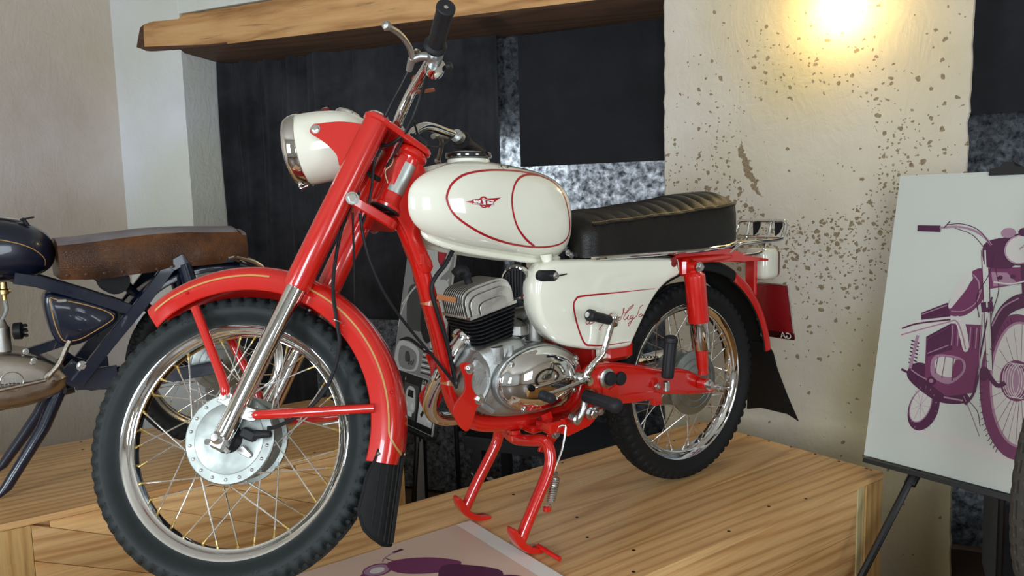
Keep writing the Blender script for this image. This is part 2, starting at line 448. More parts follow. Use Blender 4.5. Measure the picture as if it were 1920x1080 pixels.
SHIELD = flatcol('print_shield_red', rgb(160, 34, 48), .45, .1)

# ================================================================== the room
def struct(name, mb, mat, parent=None, **k):
    o = mb.build(name, mat, parent, **k)
    if parent is None: o['kind'] = 'structure'
    return o
def rbox(mb, t0, t1, d0, d1, z0, z1):
    vs = [rp(t, d, z) for z in (z0, z1) for t, d in ((t0, d0), (t1, d0), (t1, d1), (t0, d1))]
    mb.add(vs, [(3, 2, 1, 0), (4, 5, 6, 7), (0, 1, 5, 4), (1, 2, 6, 5), (2, 3, 7, 6), (3, 0, 4, 7)]); return mb
FLOORM = wood('worn_floor_boards', rgb(96, 74, 54), rgb(80, 60, 44), rgb(58, 42, 30), 0, .6)
NICHE_D = -1.14
mb = MB(); rbox(mb, RIGHT_T - .3, LEFT_T + .3, -1.75, BACK_D + .3, FLOOR_Z - .1, FLOOR_Z); struct('floor', mb, FLOORM)
mb = MB(); rbox(mb, RIGHT_T - .3, LEFT_T + .3, -1.75, BACK_D + .3, CEIL_Z, CEIL_Z + .1); struct('ceiling', mb, flatcol('ceiling_paint', rgb(200, 194, 184), .8))
mb = MB(); rbox(mb, LEFT_T, LEFT_T + .3, WALL_D, BACK_D + .3, FLOOR_Z, CEIL_Z); struct('wall_left', mb, PLASTER_L)
# wall with two windows behind the camera
def wall_with_holes(name, along, holes, mat):
    """along: ('t', d) wall or ('d', t) wall; holes [(centre, half width)] between z .2 and 1.9"""
    mb = MB(); ax, lo, hi, c0, c1 = along; z0, z1 = .2, 1.9
    def put(a, b, za, zb):
        if ax == 't': rbox(mb, a, b, c0, c1, za, zb)
        else: rbox(mb, c0, c1, a, b, za, zb)
    put(lo, hi, FLOOR_Z, z0); put(lo, hi, z1, CEIL_Z); e = lo
    for c, h in sorted(holes): put(e, c - h, z0, z1); e = c + h
    put(e, hi, z0, z1)
    return struct(name, mb, mat)
wall_with_holes('wall_back', ('t', RIGHT_T, LEFT_T, BACK_D, BACK_D + .3), [(1.75, .65), (-1.1, .65)], PLASTER_W)
wall_with_holes('wall_right', ('d', WALL_D, BACK_D + .3, RIGHT_T - .3, RIGHT_T), [(2.6, .7)], PLASTER_L)
FRAMEW = flatcol('window_frame_paint', rgb(206, 202, 194), .5)
for k, tt in enumerate((1.75, -1.1)):
    mb = MB()
    for t0, t1, z0, z1 in ((-.65, -.59, .2, 1.9), (.59, .65, .2, 1.9), (-.02, .02, .2, 1.9), (-.65, .65, .2, .26), (-.65, .65, 1.84, 1.9), (-.65, .65, 1.02, 1.06)):
        rbox(mb, tt + t0, tt + t1, BACK_D - .06, BACK_D - .01, z0, z1)
    struct('window_%d' % (k + 1), mb, FRAMEW)

# pier between the two niches, edges broken and uneven
def wavy(zs, t, amp):
    return [(t + random.uniform(-amp, amp), z) for z in zs]
zs = [FLOOR_Z + (CEIL_Z - FLOOR_Z) * i / 90 for i in range(91)]
outl = wavy(zs, .222, .0035) + wavy(zs[::-1], -.846, .005)
mb = MB(); mb.prism(outl, lambda u, v, h: rp(u, WALL_D + h, v), [(0, -.32), (0, -.008), (.006, 0)])
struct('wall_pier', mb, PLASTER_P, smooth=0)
outl = wavy(zs, LEFT_T + .28, .0) + wavy(zs[::-1], 2.796, .002)
mb = MB(); mb.prism(outl, lambda u, v, h: rp(u, WALL_D + h, v), [(0, -.32), (0, -.004), (.004, 0)])
struct('wall_corner', mb, PLASTER_W, smooth=0)
mb = MB(); rbox(mb, .2, 2.83, NICHE_D, WALL_D - .004, 1.905, CEIL_Z); struct('wall_lintel', mb, PLASTER_W)
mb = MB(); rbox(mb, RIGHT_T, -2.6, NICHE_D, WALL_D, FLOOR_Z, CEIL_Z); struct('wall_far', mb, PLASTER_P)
mb = MB(); rbox(mb, -2.6, -.84, NICHE_D, WALL_D, 2.2, CEIL_Z); struct('wall_lintel', mb, PLASTER_W)
SILLM = flatcol('brown_sill', rgb(74, 54, 42), .6, .2)
mb = MB(); rbox(mb, -2.6, -.85, -1.75, WALL_D - .02, FLOOR_Z, FLOOR_Z + .03); struct('trim_1', mb, SILLM)
# outer wall behind the cloths, with the window openings that let the daylight through
for nm, t0, t1, hz in (('wall_outer', .1, 2.9, (.20, 1.14, .45, 1.16)), ('wall_outer', -2.7, -.75, (-2.0, -.9, -.3, .9))):
    mb = MB(); a, b, za, zb = hz
    rbox(mb, t0, a, -1.26, -1.22, FLOOR_Z, CEIL_Z); rbox(mb, b, t1, -1.26, -1.22, FLOOR_Z, CEIL_Z)
    rbox(mb, a, b, -1.26, -1.22, FLOOR_Z, za); rbox(mb, a, b, -1.26, -1.22, zb, CEIL_Z)
    struct(nm, mb, PLASTER_W)
for nm, t in (('wall_reveal', 2.98), ('wall_reveal', -2.68)):
    mb = MB(); rbox(mb, t - .08, t, -1.26, -1.12, FLOOR_Z, CEIL_Z); struct(nm, mb, PLASTER_W)

# old timber lintel
def beam():
    R = []; n = 46
    for i in range(n + 1):
        k = i / n; t = 3.175 - (3.175 - .20) * k
        zb = 1.700 - .045 * k; zt = zb + .215 - .006 * math.sin(9 * k) + random.uniform(-.004, .004)
        df = WALL_D + .012; db = NICHE_D
        if k < .06: e = (1 - k / .06) ** 2; zt -= .035 * e; zb += .006 * e; df -= .03 * e
        way = .030 * max(0, 1 - k / .20) + .006
        R.append([rp(t - .03 * math.sin(q * 1.7) * max(0, 1 - k / .03), d, z) for q, (d, z) in enumerate((
            (db, zb - .004), (df - way * 1.5 - .01, zb + .014 + random.uniform(-.003, .003)), (df - way * .4, zb + .020 + way * .5), (df, zb + .024 + way * 1.2),
            (df, (zb + zt) / 2), (df - .004, zt - .035), (df - .03, zt), (db, zt - .004)))])
    mb = MB(); mb.rings(R)
    o = tag(mb.build('timber_beam', [BEAM, BARK, UNDER], None, smooth=28), 'rough-hewn old timber beam with a round log end across the niche', 'beam')
    me = o.data
    for p in me.polygons:
        c = o.matrix_basis @ p.center; t = c.dot(WT)
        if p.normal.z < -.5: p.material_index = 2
        if t > 3.06 or (t > 2.45 and c.z < 1.745 and p.normal.dot(WN) > .2 and p.normal.z < -.2): p.material_index = 1
    return o
bo = beam()
# rotate texture space: beam grain runs along WT, so keep the mesh in a frame turned to it
def turn_frame(o, ax):
    x = V(ax).normalized(); z = V((0, 0, 1)); y = z.cross(x).normalized()
    R = M((x, y, z)).transposed().to_4x4(); o.data.transform(R.inverted() @ M.Translation((0, 0, 0)))
    o.matrix_basis = o.matrix_basis @ R; WMX[o.name] = o.matrix_basis.copy()
turn_frame(bo, WT)

# ------------------------------------------------------------------ cloths in the niches
def curtain(name, t0, t1, z0, z1, d, fold, nt, mat, label, cat='curtain', nz=14, thick=.003, sag=0.0):
    mb = MB()
    def pt(i, j, side):
        k = i / nt; q = j / nz; t = t0 + (t1 - t0) * k; z = z0 + (z1 - z0) * q
        ph = k * (t1 - t0)
        fd = lambda a: 1 - 2 * abs(math.sin(a)) ** .7
        dd = fold * (fd(17 * ph + 1.6 * math.sin(3.1 * ph)) * .55 + .25 * math.sin(9 * ph + 1.5 * q) + .20 * fd(43 * ph + .6 * q)) * (.60 + .40 * math.sin(2.2 * q + 3 * ph))
        dd += .15 * fold * math.sin(9 * q + 11 * ph)
        z -= sag * math.sin(PI * k) * (q if z1 > z0 else 0)
        return rp(t, d + dd + side * thick, z)
    R = []
    for j in range(nz + 1):
        R.append([pt(i, j, 1) for i in range(nt + 1)] + [pt(i, j, 0) for i in range(nt, -1, -1)])
    mb.rings(R)
    return tag(mb.build(name, mat, None, smooth=60), label, cat)
curtain('window_curtain', 2.785, 1.085, FLOOR_Z + .01, 1.69, -1.085, .060, 220, BLACKCLOTH, 'black cloth hanging in soft folds below the timber beam')
curtain('fleece_cloth', 1.32, .24, FLOOR_Z + .01, 1.695, -1.165, .006, 50, MOTTLED, 'backlit mottled grey fleece covering the window behind the tank', 'cloth')
curtain('window_sheet', .985, .235, 1.037, 1.655, -1.125, .005, 40, BLACKSHEET, 'flat black sheet stretched over the window above the seat', 'cloth')
curtain('window_sheet', -.86, -2.58, 1.155, 2.19, -1.085, .006, 40, BLACKSHEET, 'black sheet over the top of the right-hand niche', 'cloth')
curtain('fleece_cloth', -.86, -2.58, FLOOR_Z + .05, 2.19, -1.120, .008, 50, MOTTLED, 'mottled grey fleece in the niche behind the easel', 'cloth')

# ------------------------------------------------------------------ wooden podiums
H = -FLOOR_Z
scr = MB(); scr.lathe([(.0045, 0), (.0045, .0006), (.002, .0008)], (0, 0, 0), (0, 0, 1), 10); SCREW_ME = None
def podium(name, x0, x1, y0, y1, label, backplank=.085, chevron=None, upright=None):
    root = empty(name, ((x0 + x1) / 2, (y0 + y1) / 2, FLOOR_Z)); tag(root, label, 'podium', 'pine podiums')
    ys = [y0, y0 + backplank]; n = 5
    for i in range(1, n + 1): ys.append(y0 + backplank + (y1 - y0 - backplank) * i / n)
    for a, b in zip(ys, ys[1:]):
        mb = MB(); mb.bbox(((x0 + x1) / 2, (a + b) / 2, -.010), (x1 - x0, b - a - .0004, .020), .0008); mb.build('plank', PINE, root)
    # side boards: upright frame battens and horizontal boards
    zb = -.0215
    for yy, s in ((y1, 1), (y0, -1)):
        yc = yy - s * .011
        if s > 0 and chevron:
            xu0, xu1 = upright
            mb = MB(); mb.bbox(((xu0 + xu1) / 2, yc, (zb + FLOOR_Z) / 2), (xu1 - xu0, .018, zb - FLOOR_Z), .001); mb.build('upright_board', PINE_Z, root)
            mb = MB(); mb.bbox(((x0 + x0 + .09) / 2, yc, (zb + FLOOR_Z) / 2), (.09, .018, zb - FLOOR_Z), .001); mb.build('upright_board', PINE_Z, root)
            mb = MB(); mb.bbox(((xu1 + x1) / 2 + .001, yc, (zb + FLOOR_Z) / 2), (x1 - xu1 - .002, .018, zb - FLOOR_Z), .001); mb.build('side_board', PINE, root)
            mb = MB(); mb.bbox(((x0 + xu0) / 2, yc - .020, (zb + FLOOR_Z) / 2), (xu0 - x0 - .02, .012, zb - FLOOR_Z), .001); mb.build('backing_board', PINE, root)
            # boards nailed aslant between the uprights
            A = (x0 + .092, xu0 - .001); sl = math.tan(math.radians(chevron)); wd = .108
            k = 0; zt = zb - .0
            off = 0.0
            while off < (H + (A[1] - A[0]) * sl):
                top = lambda x: min(zb, zb - (A[1] - x) * sl + .11 - off + .0)
                poly = []
                xsn = [A[0] + (A[1] - A[0]) * i / 24 for i in range(25)]
                hi = [(x, max(FLOOR_Z, min(zb, zb - (A[1] - x) * sl - off + wd * 4))) for x in xsn]
                lo = [(x, max(FLOOR_Z, min(zb, zb - (A[1] - x) * sl - off + wd * 4 - wd + .0012))) for x in xsn]
                keep = [i for i in range(25) if hi[i][1] - lo[i][1] > 1e-4]
                if len(keep) > 1:
                    P = [lo[i] for i in keep] + [hi[i] for i in reversed(keep)]
                    mb = MB(); j = random.uniform(-.0018, .0018)
                    mb.prism(P, xz(yc), [(0, -.009), (0, .008 + j), (.001, .009 + j)]); o = mb.build('slanted_board', PINE, root, smooth=20)
                off += wd
                if off > wd * 4 + H + 1.2: break
        else:
            xe = x0 + .095
            mb = MB(); mb.bbox((x0 + .0475, yc, (zb + FLOOR_Z) / 2), (.095, .020, zb - FLOOR_Z), .001); mb.build('corner_board', PINE_Z, root)
            mb = MB(); mb.bbox((xe + .020, yc - s * .004, (zb + FLOOR_Z) / 2), (.036, .018, zb - FLOOR_Z), .001); mb.build('batten', PALEWOOD, root)
            hs = [zb, -.165, -.31, -.455, FLOOR_Z]
            for a, b in zip(hs, hs[1:]):
                mb = MB(); mb.bbox(((xe + .039 + x1) / 2, yc - s * .006, (a + b) / 2), (x1 - xe - .039, .016, a - b - .0012), .001); mb.build('side_board', PINE, root)
    for xx, s in ((x0, -1), (x1, 1)):
        xc = xx - s * .010
        hs = [zb, -.22, -.42, FLOOR_Z]
        for a, b in zip(hs, hs[1:]):
            mb = MB(); mb.bbox((xc, (y0 + y1) / 2, (a + b) / 2), (.018, y1 - y0 - .046, a - b - .0012), .001); mb.build('end_board', PINE_Y, root)
    me = None
    pts = [(x0 + .02 + (x1 - x0 - .04) * i / 7, y) for i in range(8) for y in (y0 + .02, y1 - .03)] + [(x0 + .012, y0 + .05 + (y1 - y0 - .1) * i / 7) for i in range(8)]
    pts += [(x0 + .95 + random.uniform(-.08, .08), y0 + .14 + (y1 - y0 - .25) * i / 4) for i in range(5)] + [(x0 + .25, y0 + .10), (x0 + .5, y1 - .06)]
    for p in pts:
        jx, jy = p[0] + random.uniform(-.008, .008), p[1] + random.uniform(-.004, .004)
        global SCREW_ME
        if SCREW_ME is None:
            o = scr.build('screw', SCREW, root, M.Translation((jx, jy, .0001)), recenter=False); SCREW_ME = o.data
        else: inst('screw', SCREW_ME, root, M.Translation((jx, jy, .0001)))
    return root
podium('podium', -.5, 1.95, -.351, .373, 'long pine podium carrying the red and white motorcycle')
podium('podium', .48, 2.75, -1.70, -.944, 'pine podium carrying the old navy blue motorcycle', .11, 24, (1.667, 1.775))

# ================================================================== motorcycle parts shared by all wheels
def tyre_mb(R, rim_r, hw, pattern, seg=320):
    R = R - .0013
    prof = [(rim_r - .006, -.58), (rim_r + .004, -.66), (rim_r + .020, -.93), (rim_r + (R - rim_r) * .55, -1.0), (rim_r + (R - rim_r) * .80, -.90),
            (R - .0055, -.66), (R - .0012, -.34), (R, 0)]
    prof = prof + [(r, -y) for r, y in prof[-2::-1]]
    P = [(p.x, p.y) for p in catmull([V((r, y * hw, 0)) for r, y in prof], 5)]
    mb = MB(); Rn = []
    for i in range(seg):
        a = 2 * PI * i / seg; ring = []
        for r, y in P:
            d = 0
            yy = abs(y) / hw; b = i % 4; half = (i // 4) % 2
            if r > rim_r + (R - rim_r) * .60:
                if pattern == 'knob':
                    sh = 1 if y > 0 else 3
                    if yy > .60: d = -.0062 if (i + sh) % 5 < 2 else .0012
                    elif yy > .30: d = -.0055 if (i + 2) % 5 < 1 or yy > .55 else 0
                    else: d = -.0055 if (yy > .24 or (i + sh) % 10 < 1) else 0
                elif pattern == 'zig':
                    z = .16 * (1 if (i // 3) % 2 else -1)
                    for c in (-.45, 0, .45):
                        if abs(y / hw - c - z) < .07: d = -.004
                    if yy > .74 and i % 6 < 2: d = -.003
            ring.append(V(((r + d) * math.cos(a), y, (r + d) * math.sin(a))))
        Rn.append(ring)
    mb.rings(Rn, closed=False, loop=True)
    return mb
RIMP = [(.2425, -.0245), (.2440, -.0225), (.2425, -.0205), (.2395, -.0195), (.2330, -.0185), (.2300, -.0150), (.2270, -.0105), (.2215, -.0085), (.2200, 0),
        (.2215, .0085), (.2270, .0105), (.2300, .0150), (.2330, .0185), (.2395, .0195), (.2425, .0205), (.2440, .0225), (.2425, .0245), (.2400, .0262),
        (.2365, .0250), (.2335, .0225), (.2300, .0205), (.2262, .0170), (.2238, .0125), (.2180, .0110), (.2165, 0),
        (.2180, -.0110), (.2238, -.0125), (.2262, -.0170), (.2300, -.0205), (.2335, -.0225), (.2365, -.0250), (.2400, -.0262)]
def seg_mesh(mb, p, q, r, seg=6): mb.tube([p, q], r, seg)
def text_mb(txt, size, fr, mb=None, extr=.0, align='CENTER', res=2):
    """lettering as flat mesh mapped by fr(x, y, h)"""
    c = bpy.data.curves.new('lettering', 'FONT'); c.body = txt; c.size = size; c.align_x = align; c.align_y = 'CENTER'; c.resolution_u = res
    o = bpy.data.objects.new('lettering', c); COL.objects.link(o)
    dg = bpy.context.evaluated_depsgraph_get(); me = o.evaluated_get(dg).to_mesh()
    mb = mb or MB(); mb.add([fr(v.co.x, v.co.y, 0) for v in me.vertices], [list(p.vertices) for p in me.polygons])
    o.evaluated_get(dg).to_mesh_clear(); bpy.data.objects.remove(o); bpy.data.curves.remove(c)
    return mb
def wheel(bike, pre, mw, tyre_mat, pattern, hubkind, rim_mat, nip=None, R=.305, hw=.041, letter=False, phase=0.0, flange=(.086, .038)):
    ty = tyre_mb(R, .2425, hw, pattern).build(pre + 'tyre', tyre_mat, bike, mw, smooth=24, recenter=False)
    if letter:
        for txt, a0, rr, sz in (('3.00-18', 236, .272, .020), ('6 PR', 163, .272, .014), ('MADE', 128, .272, .012), ('M10', 118, .272, .020), ('B04', 42, .272, .019)):
            a0 = math.radians(a0)
            def fr(x, y, h):
                r = rr + y; a = a0 - x / rr
                q = min(1, abs(r - .265) / .035); yy = hw * (1 - .10 * q * q) + .0006
                return V((r * math.cos(a), yy, r * math.sin(a)))
            text_mb(txt, sz, fr).build('sidewall_lettering', tyre_mat, ty, mw, smooth=0)
    mb = MB(); Rn = []
    for i in range(96):
        a = 2 * PI * i / 96; Rn.append([V((r * math.cos(a), y, r * math.sin(a))) for r, y in RIMP])
    mb.rings(Rn, closed=True, loop=True)
    rim = mb.build(pre + 'rim', rim_mat, bike, mw, smooth=50, recenter=False)
    fr_, fy = flange; me_s = {}
    for k in range(36):
        side = 1 if k % 2 else -1; sense = 1 if (k // 2) % 2 else -1
        ar = math.radians(10 * k) + phase; da = math.radians(38)
        key = (side, sense)
        if key not in me_s:
            p = V((.2165, side * .006, 0)); q = V((fr_ * math.cos(-sense * da), side * fy, fr_ * math.sin(-sense * da)))
            mb = MB(); u = (q - p).normalized(); mb.tube([p, q, q + V((0, side * -.004, 0))], .00165, 6)
            s1 = mb.build('spoke', SPOKE, rim, mw @ M.Rotation(-ar, 4, 'Y'), recenter=False)
            mb = MB(); mb.lathe([(.0032, -.002), (.0032, .003), (.0022, .004), (.0022, .015), (.0015, .0165)], p, u, 8)
            s2 = mb.build('spoke_nipple', nip or BRASS, rim, mw @ M.Rotation(-ar, 4, 'Y'), recenter=False)
            me_s[key] = (s1.data, s2.data)
        else:
            inst('spoke', me_s[key][0], rim, mw @ M.Rotation(-ar, 4, 'Y')); inst('spoke_nipple', me_s[key][1], rim, mw @ M.Rotation(-ar, 4, 'Y'))
    va = math.radians(145) + phase; d = V((math.cos(va), 0, math.sin(va)))
    mb = MB(); mb.lathe([(.004, 0), (.004, .010), (.0028, .011), (.0028, .024), (.0038, .025), (.0038, .036), (.002, .038)], d * .217, -d, 10)
    mb.build('valve', STEEL, rim, mw)
    mb = MB()
    if hubkind == 'drum':
        mb.lathe([(.02, -.046), (.084, -.046), (.092, -.044), (.092, -.036), (.083, -.033), (.079, -.02), (.079, .02), (.084, .032), (.0925, .036), (.0925, .044), (.090, .046), (.02, .046)], (0, 0, 0), (0, 1, 0), 56)
        hub = mb.build(pre + 'hub', DRUM, bike, mw, smooth=30, recenter=False)
        mb = MB(); mb.lathe([(.012, .0455), (.0715, .0455), (.0718, .0475), (.070, .0482), (.048, .0490), (.030, .0495), (.012, .050)], (0, 0, 0), (0, 1, 0), 56)
        mb.build('brake_plate', DRUM, hub, mw, smooth=30)
        for k in range(18):
            a = math.radians(20 * k + 7); mb = MB(); mb.lathe([(.0035, 0), (.0035, .0012), (.0014, .0026)], (.0815 * math.cos(a), .046, .0815 * math.sin(a)), (0, 1, 0), 8)
            mb.build('hub_rivet', STEEL, hub, mw)
    else:
        mb.lathe([(.02, -.055), (.055, -.055), (.085, -.048), (.088, -.036), (.070, -.03), (.060, -.02), (.060, .02), (.078, .034), (.098, .038), (.098, .046), (.088, .050), (.03, .058), (.015, .066)], (0, 0, 0), (0, 1, 0), 48)
        hub = mb.build(pre + 'hub', DRUM, bike, mw, smooth=30, recenter=False)
        for rr, hh in ((.075, .0535), (.055, .0555)):
            mb = MB(); Rr = []
            for i in range(40):
                a = 2 * PI * i / 40; Rr.append(V((rr * math.cos(a), hh - .001, rr * math.sin(a))))
            mb.tube(Rr, .0022, 8, closed=True); mb.build('hub_ring', DRUM, hub, mw)
    return ty, rim, hub

# ================================================================== the red and white motorcycle
BIKE = empty('motorcycle', (.65, 0, 0))
tag(BIKE, 'red and white classic motorcycle on its centre stand, chrome wheels and black bench seat', 'motorcycle')
DELTA, RAKE = -.7478, .5248
AX = V((-math.sin(RAKE), 0, math.cos(RAKE)))
RS = M.Rotation(DELTA, 3, AX)
HF = RS @ V((math.cos(RAKE), 0, math.sin(RAKE))); NL = RS @ V((0, 1, 0))
S0 = V((1.27063, 0, .35067)); WE = .0745
def SP(f, l, s): return S0 + HF * f + NL * l + AX * s
MS = M((HF, NL, AX)).transposed().to_4x4(); MS.translation = S0           # steering frame -> world
MFW = MS @ M.Translation((WE, 0, 0))
HL = .0837
def part(name, mb, mat, parent=BIKE, mw=None, **k): return mb.build(name, mat, parent, mw, **k)
def bolt(name, p, ax, r=.008, h=.006, parent=BIKE, mat=None, mw=None):
    mb = MB(); ax = V(ax).normalized()
    mb.lathe([(r * 1.35, 0), (r * 1.35, h * .25)], p, ax, 20); mb.lathe([(r, h * .25), (r, h * .9), (r * .8, h)], p, ax, 6)
    return mb.build(name, mat or STEEL, parent, mw, smooth=20)

wheel(BIKE, 'front_', MFW, TYRE, 'knob', 'drum', CHROME, letter=True, phase=.05)
# ---- fork
for s in (1, -1):
    l = s * HL
    mb = MB(); mb.tube([(.072, l, .331), (.072, l, .335), (.072, l, .520), (.072, l, .735), (.072, l, .742), (.072, l, .745)], [.0265, .028, .028, .028, .0275, .025], 32)
    ft = part('fork_cover', mb, RED, mw=MS)
    mb = MB(); mb.lathe([(.022, .745), (.022, .749), (.016, .752), (.014, .7525)], (.072, l, 0), (0, 0, 1), 24); mb.build('fork_cap', CHROME, ft, MS)
    mb = MB(); mb.tube([(.072, l, .002), (.072, l, .008), (.072, l, .06), (.072, l, .36)], [.0185, .0195, .0195, .0195], 28)
    fs = part('fork_leg', mb, CHROME, mw=MS)
    mb = MB(); mb.bbox((.072, l, -.008), (.034, .030, .030), .005); cl = part('axle_clamp', mb, STEEL, mw=MS)
    for q in (-1, 1):
        mb = MB(); mb.lathe([(.0055, 0), (.0055, .012), (.003, .013)], (.072 + q * .015, l + s * .004, -.014), (q, 0, -.4), 8); mb.build('clamp_bolt', STEEL, cl, MS)
    mb = MB(); mb.lathe([(.006, 0), (.014, 0), (.014, .004), (.011, .006), (.0108, .014), (.007, .0185), (.001, .019)], (WE, l + s * .012, 0), (0, s, 0), 20)
    part('axle_nut', mb, STEEL, mw=MS)
mb = MB(); mb.tube([(WE, -.105, 0), (WE, .105, 0)], .0075, 12); part('front_axle', mb, STEEL, mw=MS)
mb = MB(); mb.lathe([(.030, .046), (.030, .052), (.021, .060), (.018, .074), (.010, .076)], (WE, 0, 0), (0, 1, 0), 28); part('speedo_drive', mb, RUB, mw=MS)
mb = MB(); mb.bbox((WE - .045, .072, .026), (.034, .018, .022), .004); mb.tube([(WE - .055, .072, .030), (WE - .085, .072, .044)], [.009, .007], 12); part('brake_cable_stop', mb, RUB, mw=MS)
mb = MB(); mb.prism(hull([(WE - .040, -.008, .008), (WE - .058, -.012, .0055)]), lambda u, v, h: V((u, .054 + h, v)), [(0, 0), (0, .006), (.001, .007)]); part('brake_cam', mb, STEEL, mw=MS)
for s in (1, -1):
    for f0, s0, nm in ((.104, .074, 'f'), (.036, .064, 'r')):
        mb = MB(); c = (f0, s0)
        mb.prism(hull([(c[0], c[1], .013), (.072, s0 - .004, .012)]), lambda u, v, h: V((u, s * HL + h, v)), [(.001, -.0035), (0, -.002), (0, .002), (.001, .0035)])
        br = part('stay_lug', mb, STEEL, mw=MS)
        bolt('stay_bolt', (f0, s * (HL + .0035), s0), (0, s, 0), .0075, .007, br, mw=MS)

# ---- front fender
def fender_section(r_edge, r_crown, hw, n=17):
    out = []
    for i in range(n):
        k = -1 + 2 * i / (n - 1); a = abs(k)
        y = hw * math.copysign(min(1, 1.06 * math.sin(a * PI / 2) ** .9), k)
        r = r_crown - (r_crown - r_edge) * (a ** 3.0)
        out.append((r, y))
    return out
def fender_mb(sec, a0, a1, thick, n=56, tip=None):
    mb = MB(); R = []
    for i in range(n + 1):
        q = i / n; a = math.radians(a0 + (a1 - a0) * q)
        outer, inner = [], []
        for r, y in sec:
            sc = 1.0; dr = 0
            if tip: sc, dr = tip(q)
            rr = r + dr
            outer.append(V((rr * math.cos(a), y * sc, rr * math.sin(a))))
            inner.append(V(((rr - thick) * math.cos(a), y * sc * (1 - thick / .06), (rr - thick) * math.sin(a))))
        R.append(outer + inner[::-1])
    mb.rings(R); return mb
FSEC = fender_section(.314, .371, .0600)
def ftip(q): return (1 - .18 * max(0, 1 - q / .10) ** 2, -.022 * (abs(q - .40) / (.40 if q < .40 else .60)) ** 1.6)
fend = part('front_fender', fender_mb(FSEC, 30, 166, .0022, 72, ftip), RED, mw=MFW, smooth=40)
def on_fender(a, k, off=.0008):
    """point on the fender's outside; a degrees, k signed position across the section"""
    aa = abs(k); y = .0600 * math.copysign(min(1, 1.06 * math.sin(aa * PI / 2) ** .9), k); r = .371 - .057 * aa ** 3
    q = (a - 30) / 136; sc, dr = ftip(q); r += dr
    return V(((r + off) * math.cos(math.radians(a)), y * sc + math.copysign(off * aa, k), (r + off) * math.sin(math.radians(a))))
def stripe(name, fr, mat, parent, mw, width, n):
    mb = MB(); L, R_ = [], []
    for i in range(n + 1):
        a, b = fr(i / n, -width / 2), fr(i / n, width / 2); L.append(a); R_.append(b)
    mb.add(L + R_, [(i, i + 1, n + 2 + i, n + 1 + i) for i in range(n)])
    return mb.build(name, mat, parent, mw, smooth=60)
for s in (1, -1):
    stripe('gold_pinstripe', lambda q, w: on_fender(33 + 45 * q, s * (.80 + w)), GOLD, fend, MFW, .036, 40)
    stripe('gold_pinstripe', lambda q, w: on_fender(84 + 70 * q, s * (.80 - .06 * q + w)), GOLD, fend, MFW, .036, 50)
    def tail(q, w):
        t = q * 1.0
        return on_fender(154 + 8.5 * math.sin(t * PI / 2) + w * 28 * math.sin(t * PI / 2), s * (.74 - .72 * (1 - math.cos(t * PI / 2)) + w * math.cos(t * PI / 2)))
    stripe('gold_pinstripe', tail, GOLD, fend, MFW, .036, 24)
for a, k in ((163, .86), (162.5, -.1), (142, .62), (47, .86)):
    p = on_fender(a, k, .0); q = on_fender(a, k, .01); bolt('fender_rivet', p, q - p, .0032, .0035, fend, mw=MFW, mat=STEEL if a > 150 else RED)
for s in (1, -1):
    for p0, p1, p2 in (((.104, .074), (.118, .098), (.262, .214)), ((.036, .064), (.010, .076), (-.180, .170))):
        P = [V((p0[0], s * (HL + .004), p0[1])), V((p1[0], s * (HL + .004), p1[1])), V((p2[0] * .5 + p1[0] * .5, s * .074, p2[1] * .5 + p1[1] * .5)), V((p2[0], s * .0620, p2[1]))]
        mb = MB(); mb.tube(catmull(P, 5), [.0062, .0070, .0086, .0094] + [.0096] * 12, 14); part('fender_stay', mb, RED, mw=MS)
mb = MB()                                                # ribbed rubber flap under the fender's tail
def flap_w(v):
    """half width of the flap at height v"""
    return interp([(-.066, .034), (-.060, .052), (-.045, .064), (-.02, .069), (.03, .067), (.105, .058)], v)[0]
ff = lambda u, v, h: V((-.260 - .30 * (.105 - v) + .054 * (abs(u) / .066) ** 2.4 + h, u, v))
R = []; nv, nu = 24, 24
for j in range(nv + 1):
    v = -.066 + .176 * j / nv; w = flap_w(v)
    R.append([ff(w * (-1 + 2 * i / nu), v, .0015) for i in range(nu + 1)] + [ff(w * (1 - 2 * i / nu), v, -.0015) for i in range(nu + 1)])
mb.rings(R); fl = part('front_mudflap', mb, RUBMAT, mw=MS, smooth=50)
for i in range(11):
    u = -.055 + .011 * i; bot = -.062 + .022 * (abs(u) / .055) ** 4; vs_ = [bot + (.10 - bot) * k / 8 for k in range(9)]
    mb = MB(); mb.tube([ff(u, v, -.0018) for v in vs_], .0026, 6); mb.build('flap_rib', RUBMAT, fl, MS)
edge = [(flap_w(v), v) for v in [.10 - .166 * k / 20 for k in range(21)]]
edge = edge + [(.034 - .068 * k / 6, -.066) for k in range(1, 6)] + [(-a, b) for a, b in edge[::-1]]
mb = MB(); mb.tube([ff(a, b, 0) for a, b in edge], .0030, 6); mb.build('flap_rim', RUBMAT, fl, MS)

# ---- yokes, headlight, bars
for s0, th, nm, rr in ((.728, .014, 'upper_yoke', .031), (.538, .022, 'lower_yoke', .0272)):
    mb = MB(); o_ = hull([(.072, HL, rr), (.072, -HL, rr), (-.006, 0, .034)])
    mb.prism(o_, lambda u, v, h: V((u, v, s0 + h)), [(.003, 0), (0, .003), (0, th - .003), (.003, th)]); part(nm, mb, RED, mw=MS)
bolt('yoke_bolt', (.040, HL + .016, .549), (-.35, 1, .1), .0105, .010, mw=MS); bolt('yoke_bolt', (.040, -HL - .016, .549), (-.35, -1, .1), .0105, .010, mw=MS)
mb = MB(); mb.lathe([(.034, .738), (.034, .744), (.024, .750), (.024, .760), (.012, .764)], (0, 0, 0), (0, 0, 1), 6); part('stem_nut', mb, RUB, mw=MS)
HA = math.radians(-32); hd = V((math.cos(HA), 0, math.sin(HA))); hp = V((-math.sin(HA), 0, math.cos(HA)))
